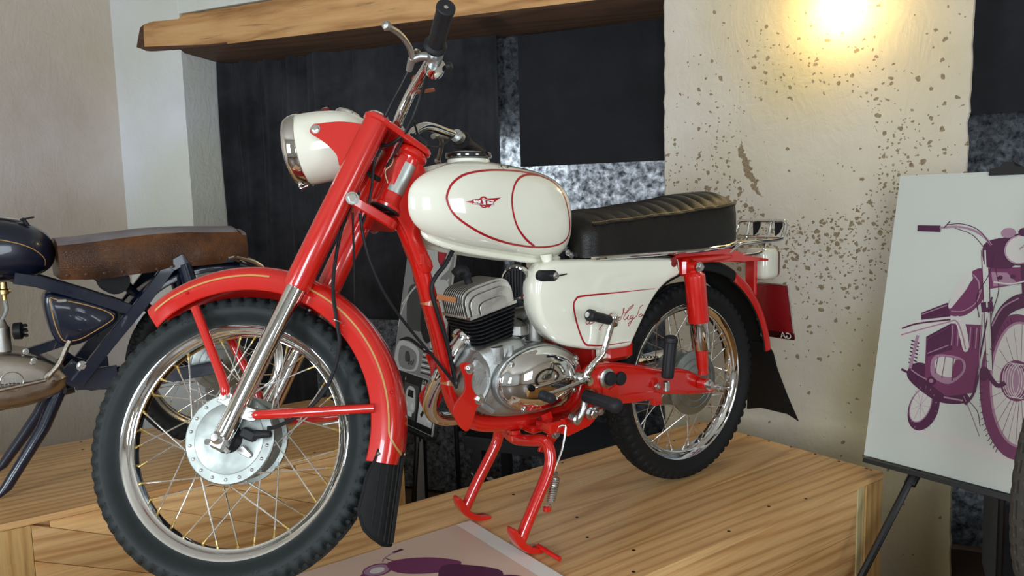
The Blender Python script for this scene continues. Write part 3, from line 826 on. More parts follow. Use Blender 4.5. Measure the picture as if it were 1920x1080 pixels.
HC = V((.229, 0, .642))
shell = [(.001, -.158), (.026, -.153), (.046, -.142), (.060, -.124), (.070, -.101), (.0765, -.072), (.0805, -.041), (.0815, -.010), (.0810, .004), (.077, .004)]
mb = MB(); mb.lathe(shell, HC, hd, 48); hs_ = part('headlight_shell', mb, WHITE, mw=MS)
mb = MB(); mb.lathe([(.0800, .003), (.0830, .005), (.0836, .012), (.0815, .024), (.0775, .033), (.0740, .036), (.0725, .033), (.071, .01)], HC, hd, 48, False); part('headlight_rim', mb, CHROME, mw=MS)
mb = MB(); mb.lathe([(.0730, .031), (.067, .037), (.053, .043), (.031, .047), (.001, .0485)], HC, hd, 40); part('headlight_lens', mb, LENS, mw=MS)
mb = MB(); mb.lathe([(.071, .026), (.062, .000), (.046, -.028), (.028, -.048), (.001, -.052)], HC, hd, 32); part('headlight_reflector', mb, CHROME, mw=MS)
mb = MB(); c0 = HC + hd * .020 - hp * .085; mb.tube([c0 - V((0, .012, 0)), c0 + V((0, .012, 0))], .0035, 8); mb.tube([c0 - hd * .012 - V((0, .006, 0)), c0 + hd * .008 - V((0, .006, 0)) - hp * .004], .003, 8); mb.tube([c0 - hp * .008 + hd * .004 + V((0, .008, 0)), c0 + hp * .006 + hd * .004 + V((0, .008, 0))], .0025, 8)
part('rim_clamp_screw', mb, CHROME, mw=MS)
for s in (1, -1):
    ear = [(.199, .664), (.196, .675), (.185, .681), (.165, .692), (.140, .703), (.104, .712), (.066, .712), (.066, .606), (.098, .606), (.118, .628), (.144, .641), (.168, .648), (.186, .651), (.196, .655)]
    ear = [(p.x, p.y) for p in catmull([V((a, b, 0)) for a, b in ear], 4, True)]
    mb = MB(); mb.prism(ear, lambda u, v, h: V((u, s * (.0915 + h - .0 * u), v)), [(.001, -.0022), (0, -.001), (0, .001), (.001, .0022)]); ea = part('headlight_bracket', mb, RED, mw=MS)
    bolt('headlight_bolt', (.186, s * .0937, .665), (0, s, 0), .0078, .007, ea, mw=MS)
up = (hp * .97 - hd * .25).normalized()
mb = MB(); mb.lathe([(.033, -.016), (.033, .002), (.030, .006), (.027, .006)], HC - hd * .104 + hp * .064, (hp - hd * .55).normalized(), 32); sp_ = part('speedometer', mb, CHROME, mw=MS)
mb = MB(); mb.lathe([(.0275, .0045), (.018, .0075), (.001, .008)], HC - hd * .104 + hp * .064, (hp - hd * .55).normalized(), 32); mb.build('speedometer_glass', flatcol('dial_black', (.02, .02, .022, 1), .08), sp_, MS)
mb = MB(); mb.lathe([(.020, -.002), (.020, .003), (.014, .005), (.001, .006)], HC - hd * .044 + hp * .0805, up, 24); sw = part('ignition_switch', mb, RUB, mw=MS)
mb = MB(); mb.bbox(HC - hd * .052 + hp * .0905, (.020, .012, .012), .003, M((hd, V((0, 1, 0)), hp)).transposed()); mb.build('switch_key', REDLENS, sw, MS)
mb = MB(); q = HC - hd * .088 - hp * .056 + V((0, .035, 0)); mb.lathe([(.016, -.004), (.016, .002), (.008, .004), (.008, .012)], q, (-.55, .4, -.55), 20); part('wire_grommet', mb, RUB, mw=MS)
HB = [(.045, 0, .757), (.045, .026, .757), (.045, .040, .760), (.042, .056, .785), (.028, .090, .828), (-.004, .155, .857), (-.022, .200, .872), (-.058, .335, .902)]
full = [V((f, -l, s)) for f, l, s in HB[:0:-1]] + [V(p) for p in HB]
mb = MB(); mb.tube(catmull(full, 7), .0112, 16); part('handlebar', mb, CHROME, mw=MS)
for s in (1, -1):
    mb = MB(); mb.bbox((.045, s * .026, .750), (.034, .022, .030), .006); hc = part('bar_clamp', mb, STEEL, mw=MS)
    a, b = V((-.0275, s * .222, .877)), V((-.058, s * .336, .9025)); d = (b - a).normalized()
    mb = MB(); L = (b - a).length
    mb.lathe([(.012, -.002), (.0235, -.002), (.0240, .004), (.0215, .007), (.0180, .010), (.0168, .02), (.0172, L * .5), (.0168, L - .012), (.0185, L - .010), (.0185, L - .002), (.0165, L), (.0045, L), (.0040, L - .010)], a, d, 32)
    part('grip', mb, RUB, mw=MS)
    pv = V((-.024, s * .190, .870))
    mb = MB(); u = (V((-.058, s * .335, .902)) - V((-.022, s * .2, .872))).normalized()
    mb.lathe([(.0165, -.010), (.0165, .010)], pv, u, 20); mb.tube([pv, pv + V((.026, 0, -.008)), pv + V((.046, -s * .008, -.018))], [.010, .0085, .009], 12)
    mb.tube([pv + V((.046, -s * .008, -.018)), pv + V((.050, -s * .030, -.034))], [.0085, .0065], 12)
    pc = part('lever_perch', mb, ALU, mw=MS)
    lv = catmull([pv + V((.044, -s * .014, -.020)), pv + V((.044, s * .008, -.015)), pv + V((.046, s * .040, -.014)), pv + V((.053, s * .085, -.020)), pv + V((.062, s * .130, -.036))], 5)
    mb = MB(); mb.tube(lv, [.0062] * 8 + [.0060] * 9 + [.0058] * 4, 10); e = lv[-1]; mb.lathe([(.001, -.010), (.007, -.007), (.0096, 0), (.007, .007), (.001, .0095)], e, (lv[-1] - lv[-2]), 14)
    part('brake_lever' if s < 0 else 'clutch_lever', mb, ALUD, mw=MS)
    bolt('lever_bolt', pv + V((.040, 0, -.002)), (.3, .2, 1), .0055, .005, pc, mw=MS)
pv = V((-.030, .166, .862)); u = (V((-.022, .2, .872)) - V((-.004, .155, .857))).normalized()
mb = MB(); mb.lathe([(.013, -.013), (.0195, -.012), (.021, 0), (.0195, .012), (.013, .013)], pv + V((.004, 0, -.004)), u, 24); sw = part('light_switch', mb, CHROME, mw=MS)
mb = MB(); mb.lathe([(.009, 0), (.009, .008), (.006, .011)], pv + V((-.020, .004, .006)), (-.8, .3, .5), 16); mb.build('switch_button', RUB, sw, MS)
mb = MB(); mb.tube([V((.019, .106, .845)) + V((0, .006, .002)), V((.019, .106, .845)) - V((0, .006, .002))], .0135, 18); sb = part('bar_strap', mb, COPPER, mw=MS)
mb = MB(); mb.bbox((-.006, .106, .829), (.040, .014, .0025), .001, M.Rotation(.55, 3, 'Y')); mb.build('strap_tail', COPPER, sb, MS)
def cable(name, pts, r, mat=CABLE, mw=None, k=6, seg=8, parent=BIKE):
    mb = MB(); mb.tube(catmull([V(p) for p in pts], k), r, seg); return mb.build(name, mat, parent, mw)
cable('clutch_cable', [(.026, .160, .834), (.036, .138, .800), (.050, .108, .760), (.058, .082, .715), (.050, .060, .660), (.030, .045, .590), (.020, .035, .520)], .0030, mw=MS)
cable('bar_loom', [(-.012, .150, .842), (-.004, .115, .818), (.000, .088, .772), (.014, .060, .735), (.040, .045, .706), (.062, .040, .700), (.085, .030, .690)], .0042, mw=MS)
cable('throttle_cable', [(-.020, -.170, .860), (-.010, -.120, .800), (.010, -.060, .775), (.02, .0, .785), (.012, .045, .775), (.020, .040, .700), (.03, .03, .66)], .0026, mw=MS)
cable('front_brake_cable', [(.060, .045, .560), (.050, .060, .500), (.030, .068, .430), (.004, .070, .361), (-.034, .071, .302), (-.060, .072, .262), (-.074, .074, .210), (-.074, .074, .158), (-.052, .074, .104), (-.016, .073, .062), (.000, .072, .052)], .0040, mw=MS)
cable('cable_ring', [(-.034 + .011 * math.cos(t), .069 + .011 * math.sin(t), .302) for t in [i * PI / 4 for i in range(8)]] + [(-.023, .069, .302)], .0014, STEEL, mw=MS, k=3)
cable('wire', [(.030, .020, .70), (.020, .030, .672), (.026, .032, .650), (.010, .028, .628)], .0012, WIRE, mw=MS)
mb = MB(); mb.tube([(.075, .02, .640), (.055, .025, .632), (.030, .030, .628)], [.006, .0065, .006], 10); part('wiring_loom', mb, CABLE, mw=MS)

# ---- frame
def axp(s, f=0.0): return V((S0.x, 0, S0.z)) + V((math.cos(RAKE), 0, math.sin(RAKE))) * f + AX * s     # unsteered headstock axis
mb = MB(); mb.lathe([(.022, .578), (.034, .578), (.0355, .584), (.030, .592), (.028, .60), (.028, .70), (.030, .706), (.0385, .712), (.0385, .719), (.034, .726), (.022, .727)], (S0.x, 0, S0.z), AX, 36)
part('head_tube', mb, RED)
mb = MB(); mb.lathe([(.034, .572), (.036, .574), (.036, .577), (.034, .578)], (S0.x, 0, S0.z), AX, 32); part('steering_bearing', mb, FINBLK)
gus = [(.958, .958), (.925, .972), (.900, .955), (.885, .930), (.900, .880), (.908, .840), (.905, .795), (.893, .760), (.875, .715), (.900, .698), (.925, .745), (.945, .800), (.968, .838), (.985, .856)]
gus = [(p.x, p.y) for p in catmull([V((a, b, 0)) for a, b in gus], 3, True)]
mb = MB(); mb.prism(gus, xz(0), [(.006, -.024), (0, -.019), (0, .019), (.006, .024)]); part('head_gusset', mb, RED, smooth=50)
dt = [(.945, 0, .835), (.926, 0, .790), (.905, 0, .740), (.888, 0, .675), (.858, 0, .555), (.835, 0, .445), (.822, 0, .392), (.798, 0, .348), (.756, 0, .318), (.690, 0, .303), (.560, 0, .291), (.470, 0, .290)]
mb = MB(); mb.tube(catmull(dt, 6), .0212, 24); part('down_tube', mb, RED)
for y in (.0195,):
    mb = MB(); mb.bbox((.905, .022, .735), (.014, .006, .030), .003); part('frame_tab', mb, RED)
mb = MB(); mb.tube(catmull([V((.93, 0, .93)), V((.85, 0, .90)), V((.70, 0, .83)), V((.52, 0, .745)), V((.40, 0, .715))], 6), .021, 18); part('backbone', mb, RED)
mb = MB(); mb.tube(catmull([V((.47, 0, .292)), V((.43, 0, .32)), V((.40, 0, .40)), V((.385, 0, .55)), V((.37, 0, .715))], 6), .020, 18); part('seat_tube', mb, RED)
mb = MB(); mb.bbox((.515, 0, .500), (.215, .12, .010), .003, M.Rotation(.10, 3, 'Y')); mb.bbox((.42, 0, .47), (.012, .13, .12), .003); part('engine_rear_plate', mb, RED)
mb = MB(); mb.bbox((.344, .055, .500), (.105, .07, .145), .012); part('battery_tray', mb, RED)
for s in (1, -1):
    mb = MB(); mb.tube(catmull([V((.47, s * .060, .690)), V((.35, s * .085, .684)), V((.10, s * .098, .684)), V((-.10, s * .090, .684)), V((-.20, s * .070, .680))], 5), .0125, 14); part('seat_rail', mb, RED)
    mb = MB(); mb.bbox((.118, s * .118, .668), (.050, .030, .050), .008); sm = part('shock_mount', mb, RED)
    bolt('shock_bolt', (.119, s * .165, .671), (0, s, 0), .0105, .010, sm)
mb = MB()
tp = [(.15, .690), (.14, .708), (.02, .709), (-.06, .716), (-.11, .706), (-.17, .684), (-.285, .666), (-.285, .660), (-.15, .666), (.05, .676), (.14, .680)]
mb.prism([(p[0], p[1]) for p in tp], xz(.098), [(.001, -.003), (0, -.002), (0, .002), (.001, .003)]); part('tail_plate', mb, RED, smooth=20)
mb = MB(); mb.bbox((-.245, 0, .662), (.110, .150, .006), .002); part('tail_plate', mb, RED)
mb = MB(); mb.bbox((.555, .0, .280), (.13, .10, .020), .004); part('stand_bracket', mb, RED)
for s in (1, -1):
    mb = MB(); mb.prism([(.60, .320), (.57, .325), (.555, .285), (.545, .255), (.560, .245), (.590, .275)], xz(s * .062), [(.001, -.003), (0, -.002), (0, .002), (.001, .003)]); part('stand_lug', mb, RED, smooth=20)
lowb = [(.545, .262), (.470, .275), (.400, .325), (.372, .345), (.385, .370), (.430, .345), (.500, .318), (.560, .310)]
for s in (1, -1):
    mb = MB(); mb.prism(lowb, xz(s * .095), [(.002, -.006), (0, -.004), (0, .004), (.002, .006)]); part('footrest_bracket', mb, RED, smooth=20)
mb = MB(); mb.bbox((.548, .07, .292), (.11, .060, .030), .004); part('cross_bracket', mb, RED)
mb = MB(); mb.lathe([(.019, 0), (.019, .014), (.015, .016), (.015, .026)], (.640, .0, .250), (0, 0, 1), 18); part('stand_stop', mb, RED)

# ---- fuel tank
TXR, TXF = .494, .972; TXC = (TXR + TXF) / 2; TKK = 2.5
def tank_prof(x):
    if x >= TXC: u, m = (x - TXC) / (TXF - TXC), 2.9
    else: u, m = (TXC - x) / (TXC - TXR), 4.3
    F = max(0, 1 - min(u, 1) ** m) ** (1 / m)
    return (.838 + (x - TXC) * .10, (.122 - .16 * max(0, x - .77) - .03 * max(0, .72 - x)) * F, (.118 - .09 * (x - .6)) * F, (.126 + .03 * (x - TXC)) * F)
def tank_warp(x, y, z):
    if x > TXC:
        g = max(0, 1 - abs(y) / .07); g = g * g * (3 - 2 * g); x -= .16 * g * ((x - TXC) / (TXF - TXC)) ** 2
    return V((x, y, z))
def tank_y(x, z):
    zm, ht, hb, w = tank_prof(x); r = (z - zm) / ht if z > zm else (zm - z) / hb
    return w * max(0, 1 - min(1, r) ** TKK) ** (1 / TKK)
R = []; nx, nt = 90, 80
for i in range(nx + 1):
    c = math.cos(PI * i / nx); x = TXC - c * ((TXC - TXR) if c > 0 else (TXF - TXC)); x = min(max(x, TXR + 1e-5), TXF - 1e-5)
    zm, ht, hb, w = tank_prof(x); ring = []
    for j in range(nt):
        a = 2 * PI * j / nt; ca, sa = math.cos(a), math.sin(a)
        y = w * math.copysign(abs(ca) ** (2 / TKK), ca); z = math.copysign(abs(sa) ** (2 / TKK), sa)
        ring.append(tank_warp(x, y, zm + z * (ht if z > 0 else hb)))
    R.append(ring)
mb = MB(); mb.rings(R); tank = part('fuel_tank', mb, WHITE, smooth=70)
# rolled seam flange round the lower edge
for s in (1, -1):
    P = []
    for i in range(60):
        x = TXR + .030 + (TXF - TXR - .034) * i / 59
        zm, ht, hb, w = tank_prof(x); z = zm - hb * .93; P.append(tank_warp(x, s * (tank_y(x, z) + .004), z - .004))
    mb = MB(); mb.tube(P, [.004] + [.0075] * 58 + [.004], 10); mb.build('seam_flange', WHITE, tank)
mb = MB(); mb.tube([V((.598, .092, .730)), V((.596, .095, .700))], [.016, .010], 14); mb.build('tank_lug', WHITE, tank)
mb = MB(); mb.lathe([(.052, -.012), (.052, .012), (.050, .016), (.040, .018)], (.757, 0, .948), (-.02, 0, 1), 40); mb.build('filler_neck', WHITE, tank)
mb = MB(); mb.lathe([(.048, .017), (.056, .019), (.0575, .024), (.056, .030), (.050, .032), (.046, .029), (.030, .034), (.001, .036)], (.757, 0, .948), (-.02, 0, 1), 44); mb.build('filler_cap', paint('cap_black', (.01, .01, .01, 1), .12), tank)
def on_tank(x, z, off=.0006, s=1):
    y = tank_y(x, z); e = 1e-3
    gy = V((-(tank_y(x + e, z) - tank_y(x - e, z)) / (2 * e), 1, -(tank_y(x, z + e) - tank_y(x, z - e)) / (2 * e))).normalized()
    p = tank_warp(x, y, z) + gy * off; return V((p.x, s * p.y, p.z))
PIN1 = [(0.8896, 0.8670), (0.8836, 0.8878), (0.8681, 0.9052), (0.8359, 0.9219), (0.7900, 0.9307), (0.7417, 0.9337), (0.6735, 0.9323), (0.6077, 0.9226), (0.5660, 0.9056), (0.5476, 0.8791), (0.5385, 0.8423), (0.5286, 0.8025), (0.5322, 0.7761), (0.5460, 0.7609), (0.5696, 0.7529), (0.6118, 0.7498), (0.6605, 0.7536), (0.7249, 0.7658), (0.7899, 0.7861), (0.8431, 0.8121), (0.8764, 0.8377)]
PIN2 = [(0.6100, 0.9228), (0.6451, 0.9240), (0.6793, 0.9164), (0.7052, 0.8986), (0.7202, 0.8704), (0.7196, 0.8361), (0.7061, 0.8025), (0.6768, 0.7737), (0.6418, 0.7527)]
def ribbon(name, P2, w, fr, mat, parent, closed=False, k=8, taper=False):
    P = catmull([V((a, b, 0)) for a, b in P2], k, closed); n = len(P); A, B = [], []
    for i, p in enumerate(P):
        t = (P[(i + 1) % n] - P[i - 1]) if closed else (P[min(i + 1, n - 1)] - P[max(i - 1, 0)])
        t = V((-t.y, t.x, 0)).normalized() if t.length > 1e-9 else V((0, 1, 0))
        ww = w * (min(1, .25 + 4 * min(i, n - 1 - i) / n) if taper else 1)
        A.append(fr(*(p - t * ww / 2)[:2])); B.append(fr(*(p + t * ww / 2)[:2]))
    mb = MB(); m = n if closed else n - 1
    mb.add(A + B, [(i, (i + 1) % n, n + (i + 1) % n, n + i) for i in range(m)])
    return mb.build(name, mat, parent, smooth=70)
for s in (1, -1):
    ribbon('red_pinstripe', PIN1, .0046, lambda x, z: on_tank(x, z, .0006, s), PINRED, tank, True)
    ribbon('red_pinstripe', PIN2, .0046, lambda x, z: on_tank(x, z, .0007, s), PINRED, tank)
EM_RED = [(0.8475, 0.8623), (0.8306, 0.8646), (0.8291, 0.8671), (0.8130, 0.8677), (0.8089, 0.8712), (0.8047, 0.8731), (0.7999, 0.8737), (0.7954, 0.8726), (0.7916, 0.8696), (0.7902, 0.8687), (0.7713, 0.8693), (0.7528, 0.8704), (0.7747, 0.8587), (0.7727, 0.8530), (0.7815, 0.8542), (0.7841, 0.8506), (0.7876, 0.8483), (0.7923, 0.8498), (0.7970, 0.8479), (0.8019, 0.8475), (0.8065, 0.8491), (0.8106, 0.8521), (0.8133, 0.8551), (0.8310, 0.8568), (0.8306, 0.8587)]
EM_W = [(0.8282, 0.8662), (0.8235, 0.8659), (0.8228, 0.8632), (0.8205, 0.8652), (0.8180, 0.8651), (0.8160, 0.8626), (0.8145, 0.8650), (0.8092, 0.8648), (0.8110, 0.8584), (0.8158, 0.8586), (0.8190, 0.8612), (0.8206, 0.8590), (0.8267, 0.8600)]
EM_BAR = [(0.8291, 0.8587), (0.8038, 0.8566), (0.8047, 0.8553), (0.8290, 0.8574)]
EM_S = [(0.8062, 0.8669), (0.7964, 0.8664), (0.7736, 0.8634), (0.7742, 0.8617), (0.7973, 0.8647), (0.7964, 0.8548), (0.8047, 0.8553), (0.8024, 0.8582)]
EM_K = [(0.7922, 0.8627), (0.7867, 0.8621), (0.7858, 0.8598), (0.7778, 0.8614), (0.7751, 0.8604), (0.7776, 0.8580), (0.7734, 0.8534), (0.7799, 0.8552), (0.7838, 0.8566), (0.7850, 0.8556), (0.7923, 0.8561)]
EM_A = [(0.8072, 0.8682), (0.8035, 0.8698), (0.7972, 0.8697), (0.7990, 0.8687), (0.8036, 0.8685)]
EM_B = [(0.8065, 0.8527), (0.7985, 0.8515), (0.8001, 0.8503), (0.8048, 0.8510)]
def decal(mb, P, off):
    b = len(mb.v); mb.v += [on_tank(x, z, off) for x, z in P]; mb.f.append(list(range(b, b + len(P)))); mb.mi.append(0)
mb = MB(); decal(mb, EM_RED, .0010); em = mb.build('tank_emblem', PINRED, tank, smooth=0); em['label'] = 'winged red emblem reading WSK'
mb = MB(); [decal(mb, P, .0016) for P in (EM_W, EM_BAR, EM_S, EM_K, EM_A, EM_B)]; mb.build('emblem_letters', LETTER, tank, smooth=0)
TSG = [[(0.7276, 0.9434), (0.7254, 0.9389)], [(0.7185, 0.9471), (0.7132, 0.9443), (0.7040, 0.9476), (0.7155, 0.9420), (0.7143, 0.9353)], [(0.6951, 0.9486), (0.6932, 0.9468)], [(0.7006, 0.9401), (0.6763, 0.9469), (0.6991, 0.9395)], [(0.6669, 0.9474), (0.6739, 0.9444)], [(0.6452, 0.9387), (0.6263, 0.9407), (0.6407, 0.9382)], [(0.6330, 0.9379), (0.6194, 0.9391)]]
for P in TSG: ribbon('signature_stroke', P, .0016, lambda x, z: on_tank(x, z, .0008), INK, tank, k=5)

# ---- side panel
PO = [(.560, .716), (.590, .716), (.625, .708), (.646, .688), (.657, .652), (.652, .598), (.634, .560), (.606, .528), (.568, .504), (.520, .490), (.470, .479), (.420, .473), (.370, .471), (.345, .473), (.334, .486), (.316, .512), (.279, .565), (.250, .598), (.222, .620), (.190, .636), (.160, .645), (.150, .655), (.151, .680), (.156, .692), (.170, .697), (.300, .705), (.450, .712)]
PO = [(p.x, p.y) for p in catmull([V((a, b, 0)) for a, b in PO], 4, True)]
for s in (1, -1):
    PQ = PO if s > 0 else [(.15 + (x - .15) * .72, z) for x, z in PO]
    mb = MB(); mb.prism(PQ, lambda u, v, h: V((u, s * (.070 + h), v)), [(.004, 0), (0, .003), (0, .044), (.0025, .051), (.0060, .0560), (.0095, .0582), (.0120, .0590)])
    pnl = part('side_panel', mb, WHITE, smooth=55)
    if s < 0: continue
    fp = lambda x, z: V((x, .1296, z))
    PST = [(0.256, 0.620), (0.391, 0.6215), (0.515, 0.623), (0.536, 0.617), (0.544, 0.602), (0.537, 0.565), (0.521, 0.522), (0.507, 0.501), (0.489, 0.495), (0.44, 0.489), (0.350, 0.487)]
    ribbon('red_pinstripe', PST, .0050, fp, PINRED, pnl, taper=True)
    SG = [[(0.5, 0.56), (0.505, 0.556), (0.502, 0.551), (0.496, 0.552), (0.492, 0.558), (0.493, 0.551), (0.487, 0.55), (0.478, 0.553), (0.477, 0.557)], [(0.446, 0.545), (0.453, 0.54), (0.458, 0.535), (0.459, 0.532), (0.456, 0.53)],
          [(0.4, 0.552), (0.395, 0.551), (0.392, 0.554), (0.385, 0.558), (0.392, 0.5535), (0.392, 0.549), (0.387, 0.549), (0.381, 0.557), (0.374, 0.569), (0.371, 0.578), (0.375, 0.576), (0.373, 0.567), (0.366, 0.566), (0.351, 0.578), (0.338, 0.584), (0.341, 0.579), (0.359, 0.568), (0.372, 0.557), (0.373, 0.551), (0.368, 0.548), (0.358, 0.555), (0.355, 0.558), (0.359, 0.5545), (0.36, 0.549), (0.355, 0.547), (0.348, 0.549)],
          [(0.342, 0.557), (0.348, 0.554), (0.349, 0.548), (0.342, 0.55), (0.338, 0.555), (0.342, 0.545), (0.352, 0.532), (0.357, 0.531), (0.355, 0.537), (0.343, 0.544), (0.334, 0.549)], [(0.334, 0.549), (0.325, 0.554), (0.319, 0.564), (0.315, 0.573), (0.31, 0.577), (0.302, 0.58)], [(0.307, 0.557), (0.315, 0.555), (0.317, 0.55), (0.31, 0.55), (0.304, 0.555), (0.306, 0.551), (0.303, 0.552)]]
    for P in SG: ribbon('signature_stroke', P, .0021, fp, PINRED, pnl, k=5)
    mb = MB(); mb.prism(hull([(.640, .683, .0135), (.606, .681, .0135)]), lambda u, v, h: V((u, .1288 + h, v)), [(0, -.01), (0, .0008), (.001, .0012)]); mb.build('key_slot', FINBLK, pnl)
    mb = MB(); mb.lathe([(.0085, 0), (.0085, .008), (.005, .010), (.0045, .014)], (.604, .129, .681), (0, 1, 0), 16); ky = mb.build('lock_barrel', STEEL, pnl)
    mb = MB(); mb.tube([V((.600, .141, .681)), V((.576, .143, .684))], .0018, 6); mb.build('key', FINBLK, pnl)
    mb = MB(); mb.prism(hull([(.181, .690, .011), (.181, .684, .011)]), lambda u, v, h: V((u, .1275 + h, v)), [(0, 0), (0, .0026), (.001, .003)]); mb.build('panel_grommet', PLATERED, pnl)
mb = MB(); mb.bbox((.427, .100, .462), (.030, .012, .030), .002); part('panel_tongue', mb, WHITE)

# ---- bench seat
def seat():
    xf, xr = .494, -.170; n = 150; R = []
    def half(x):
        u = (x - xf) / (xr - xf); w = .128
        if u > .72: k = (u - .72) / .28; w *= max(0, 1 - k ** 2.6) ** (1 / 2.6)
        if u < .06: k = 1 - u / .06; w *= .80 + .20 * math.sqrt(max(0, 1 - k * k))
        return max(w, .001)
    def seam(x): return interp([(-.20, .842), (-.12, .838), (.01, .828), (.19, .814), (.375, .803), (.464, .797), (.5, .80)], x)[0]
    def base(x): return interp([(-.20, .735), (-.14, .730), (-.025, .718), (.10, .714), (.5, .716)], x)[0]
    def crown(x): return .034 + .012 * max(0, min(1, (.30 - x) / .3)) if x < .47 else .034
    ring_n = 15
    for i in range(n + 1):
        k = i / n; x = xf + (xr - xf) * k
        if k > .72: kk = (k - .72) / .28; x = xf + (xr - xf) * (.72 + .28 * math.sin(kk * PI / 2))
        w = half(x); zs_, zb = seam(x), base(x); cr = crown(x)
        q = 1.0
        if x < -.05: q = max(.15, 1 - ((-.05 - x) / .12) ** 2 * .8)
        rib = 0
        if -.145 < x < .462:
            ph = (x - .462) / .0475
            rib = .0085 * (abs(math.sin(PI * ph)) ** .6 - .8)
        f = 1.0
        if k < .05: f = .70 + .30 * math.sin(k / .05 * PI / 2)
        ring = [V((x, -w, zb)), V((x, -w * 1.0, zb + .35 * (zs_ - zb))), V((x, -w * .995, zb + .75 * (zs_ - zb))), V((x, -w * .955, zs_))]
        for j in range(1, ring_n):
            c = -1 + 2 * j / ring_n; ring.append(V((x, w * .955 * c, zs_ + (cr * q * (1 - abs(c) ** 2.6) + rib * (1 - abs(c) ** 6)) * 1.0)))
        ring += [V((x, w * .955, zs_)), V((x, w * .995, zb + .75 * (zs_ - zb))), V((x, w, zb + .35 * (zs_ - zb))), V((x, w, zb))]
        for p in ring:
            p.z = zb + (p.z - zb) * f
        R.append(ring)
    mb = MB(); mb.rings(R); st = part('seat', mb, SEATBLK, smooth=42)
    for s in (1, -1):
        P = []
        for i in range(70):
            x = .470 + (-.165 - .470) * i / 69; P.append(V((x, s * half(x) * .962, seam(x) + .001)))
        mb = MB(); mb.tube(P, .0026, 8); mb.build('seat_piping', SEATBLK, st)
        for i in range(0, 62):
            x = .462 - .0098 * i
            if x < -.13: break
            mb = None
    P = []
    xs = [.482 + (-.168 - .482) * math.sin(i / 60 * PI / 2) for i in range(61)]
    L = [V((x, half(x) + .003, base(x) - .001)) for x in xs]; Rr = [V((p.x, -p.y, p.z)) for p in L][::-1]
    mb = MB(); mb.tube(L + Rr, .0062, 10); mb.build('chrome_trim', CHROME, st)
    # stitching along the seam: short thread stitches, joined
    mb = MB()
    for i in range(105):
        x = .466 - .0056 * i; y = half(x) * .93; z = seam(x) + .0058 + (.034 + .012 * max(0, min(1, (.30 - x) / .3))) * (1 - .974 ** 2.6) * .9
        mb.box((x, y, z), (.0036, .0010, .0010))
    sto = mb.build('seat_stitching', STITCH, st, smooth=0); sto['kind'] = 'stuff'
    mb = MB(); mb.bbox((.17, 0, .711), (.56, .20, .012), .004); mb.build('seat_pan', FINBLK, st)
seat()
for i, (x, z) in enumerate(((.512, .742), (.500, .722), (.522, .730))):
    bolt('seat_bracket_bolt', (x, .060 + .012 * i, z), (0, 1, 0), .006, .006)
mb = MB(); mb.bbox((.515, 0, .728), (.060, .110, .040), .004); part('seat_bracket', mb, FINBLK)

# ---- engine
EO = V((.715, 0, .500)); EU = V((.215, 0, .977)).normalized(); EF = V((EU.z, 0, -EU.x))
ME = M((EF, V((0, 1, 0)), EU)).transposed().to_4x4(); ME.translation = EO
CCO = [(.828, .450), (.818, .476), (.798, .500), (.774, .518), (.672, .530), (.640, .510), (.560, .495), (.510, .455), (.492, .405), (.512, .355), (.570, .332), (.660, .332), (.745, .345), (.795, .370), (.832, .415)]
CCO = [(p.x, p.y) for p in catmull([V((a, b, 0)) for a, b in CCO], 5, True)]
mb = MB(); mb.prism(CCO, xz(0), [(.020, -.085), (.006, -.080), (0, -.068), (0, .060), (.005, .070), (.014, .075)]); cc = part('crankcase', mb, ALU, smooth=50)
for s in (1,):
    mb = MB(); arc = [(.800, .505), (.775, .470), (.772, .425), (.790, .390), (.760, .362)]
    mb.tube(catmull([V((a, .074, b)) for a, b in arc], 6), .010, 10); mb.build('crankcase_rib', ALU, cc)
    mb = MB(); mb.prism([(p.x, p.y) for p in catmull([V((a, b, 0)) for a, b in ((.822, .462), (.806, .494), (.782, .500), (.774, .465), (.768, .420), (.780, .385), (.804, .400), (.824, .430))], 4, True)], xz(.070), [(0, -.01), (0, .006), (.006, .012)]); mb.build('crankcase_bulge', ALU, cc)
    mb = MB(); mb.lathe([(.026, 0), (.022, .030), (.020, .040)], (.735, .055, .480), (.1, .2, 1), 18); mb.build('cylinder_foot', ALU, cc)
    mb = MB(); mb.tube(catmull([V((.700, .074, .512)), V((.705, .080, .495)), V((.716, .078, .475))], 4), .008, 10); mb.build('crankcase_rib', ALU, cc)
PRC, PRA, PRB = (.625, .426), .128, .081
def egg(k):
    out = []
    for i in range(56):
        a = 2 * PI * i / 56; c, s = math.cos(a), math.sin(a)
        out.append((PRC[0] + (PRA if c > 0 else PRA * 1.02) * c * k * (1 if True else 1) - .012 * s * k, PRC[1] + PRB * s * k * (1.0 - .10 * (c < 0) * c * -1) - .010 * c * k * -1 * .0 + .018 * c * k * 0))
    # slight tilt: the rear end sits lower
    t = math.radians(6); return [(PRC[0] + (x - PRC[0]) * math.cos(t) - (z - PRC[1]) * math.sin(t), PRC[1] + (x - PRC[0]) * math.sin(t) + (z - PRC[1]) * math.cos(t)) for x, z in out]
mb = MB(); mb.rings([[V((x, y, z)) for x, z in egg(k)] for k, y in ((1.05, .060), (1.06, .084), (1.03, .090), (.97, .092))]); part('primary_case', mb, ALU, smooth=40)
mb = MB(); mb.rings([[V((x, y, z)) for x, z in egg(k)] for k, y in ((1.0, .090), (1.0, .096), (.985, .1005), (.945, .1045), (.90, .1065), (.84, .1130), (.74, .1210), (.60, .1280), (.44, .1325), (.25, .1350), (.08, .1358))])
pcv = part('primary_cover', mb, CHROME, smooth=60)
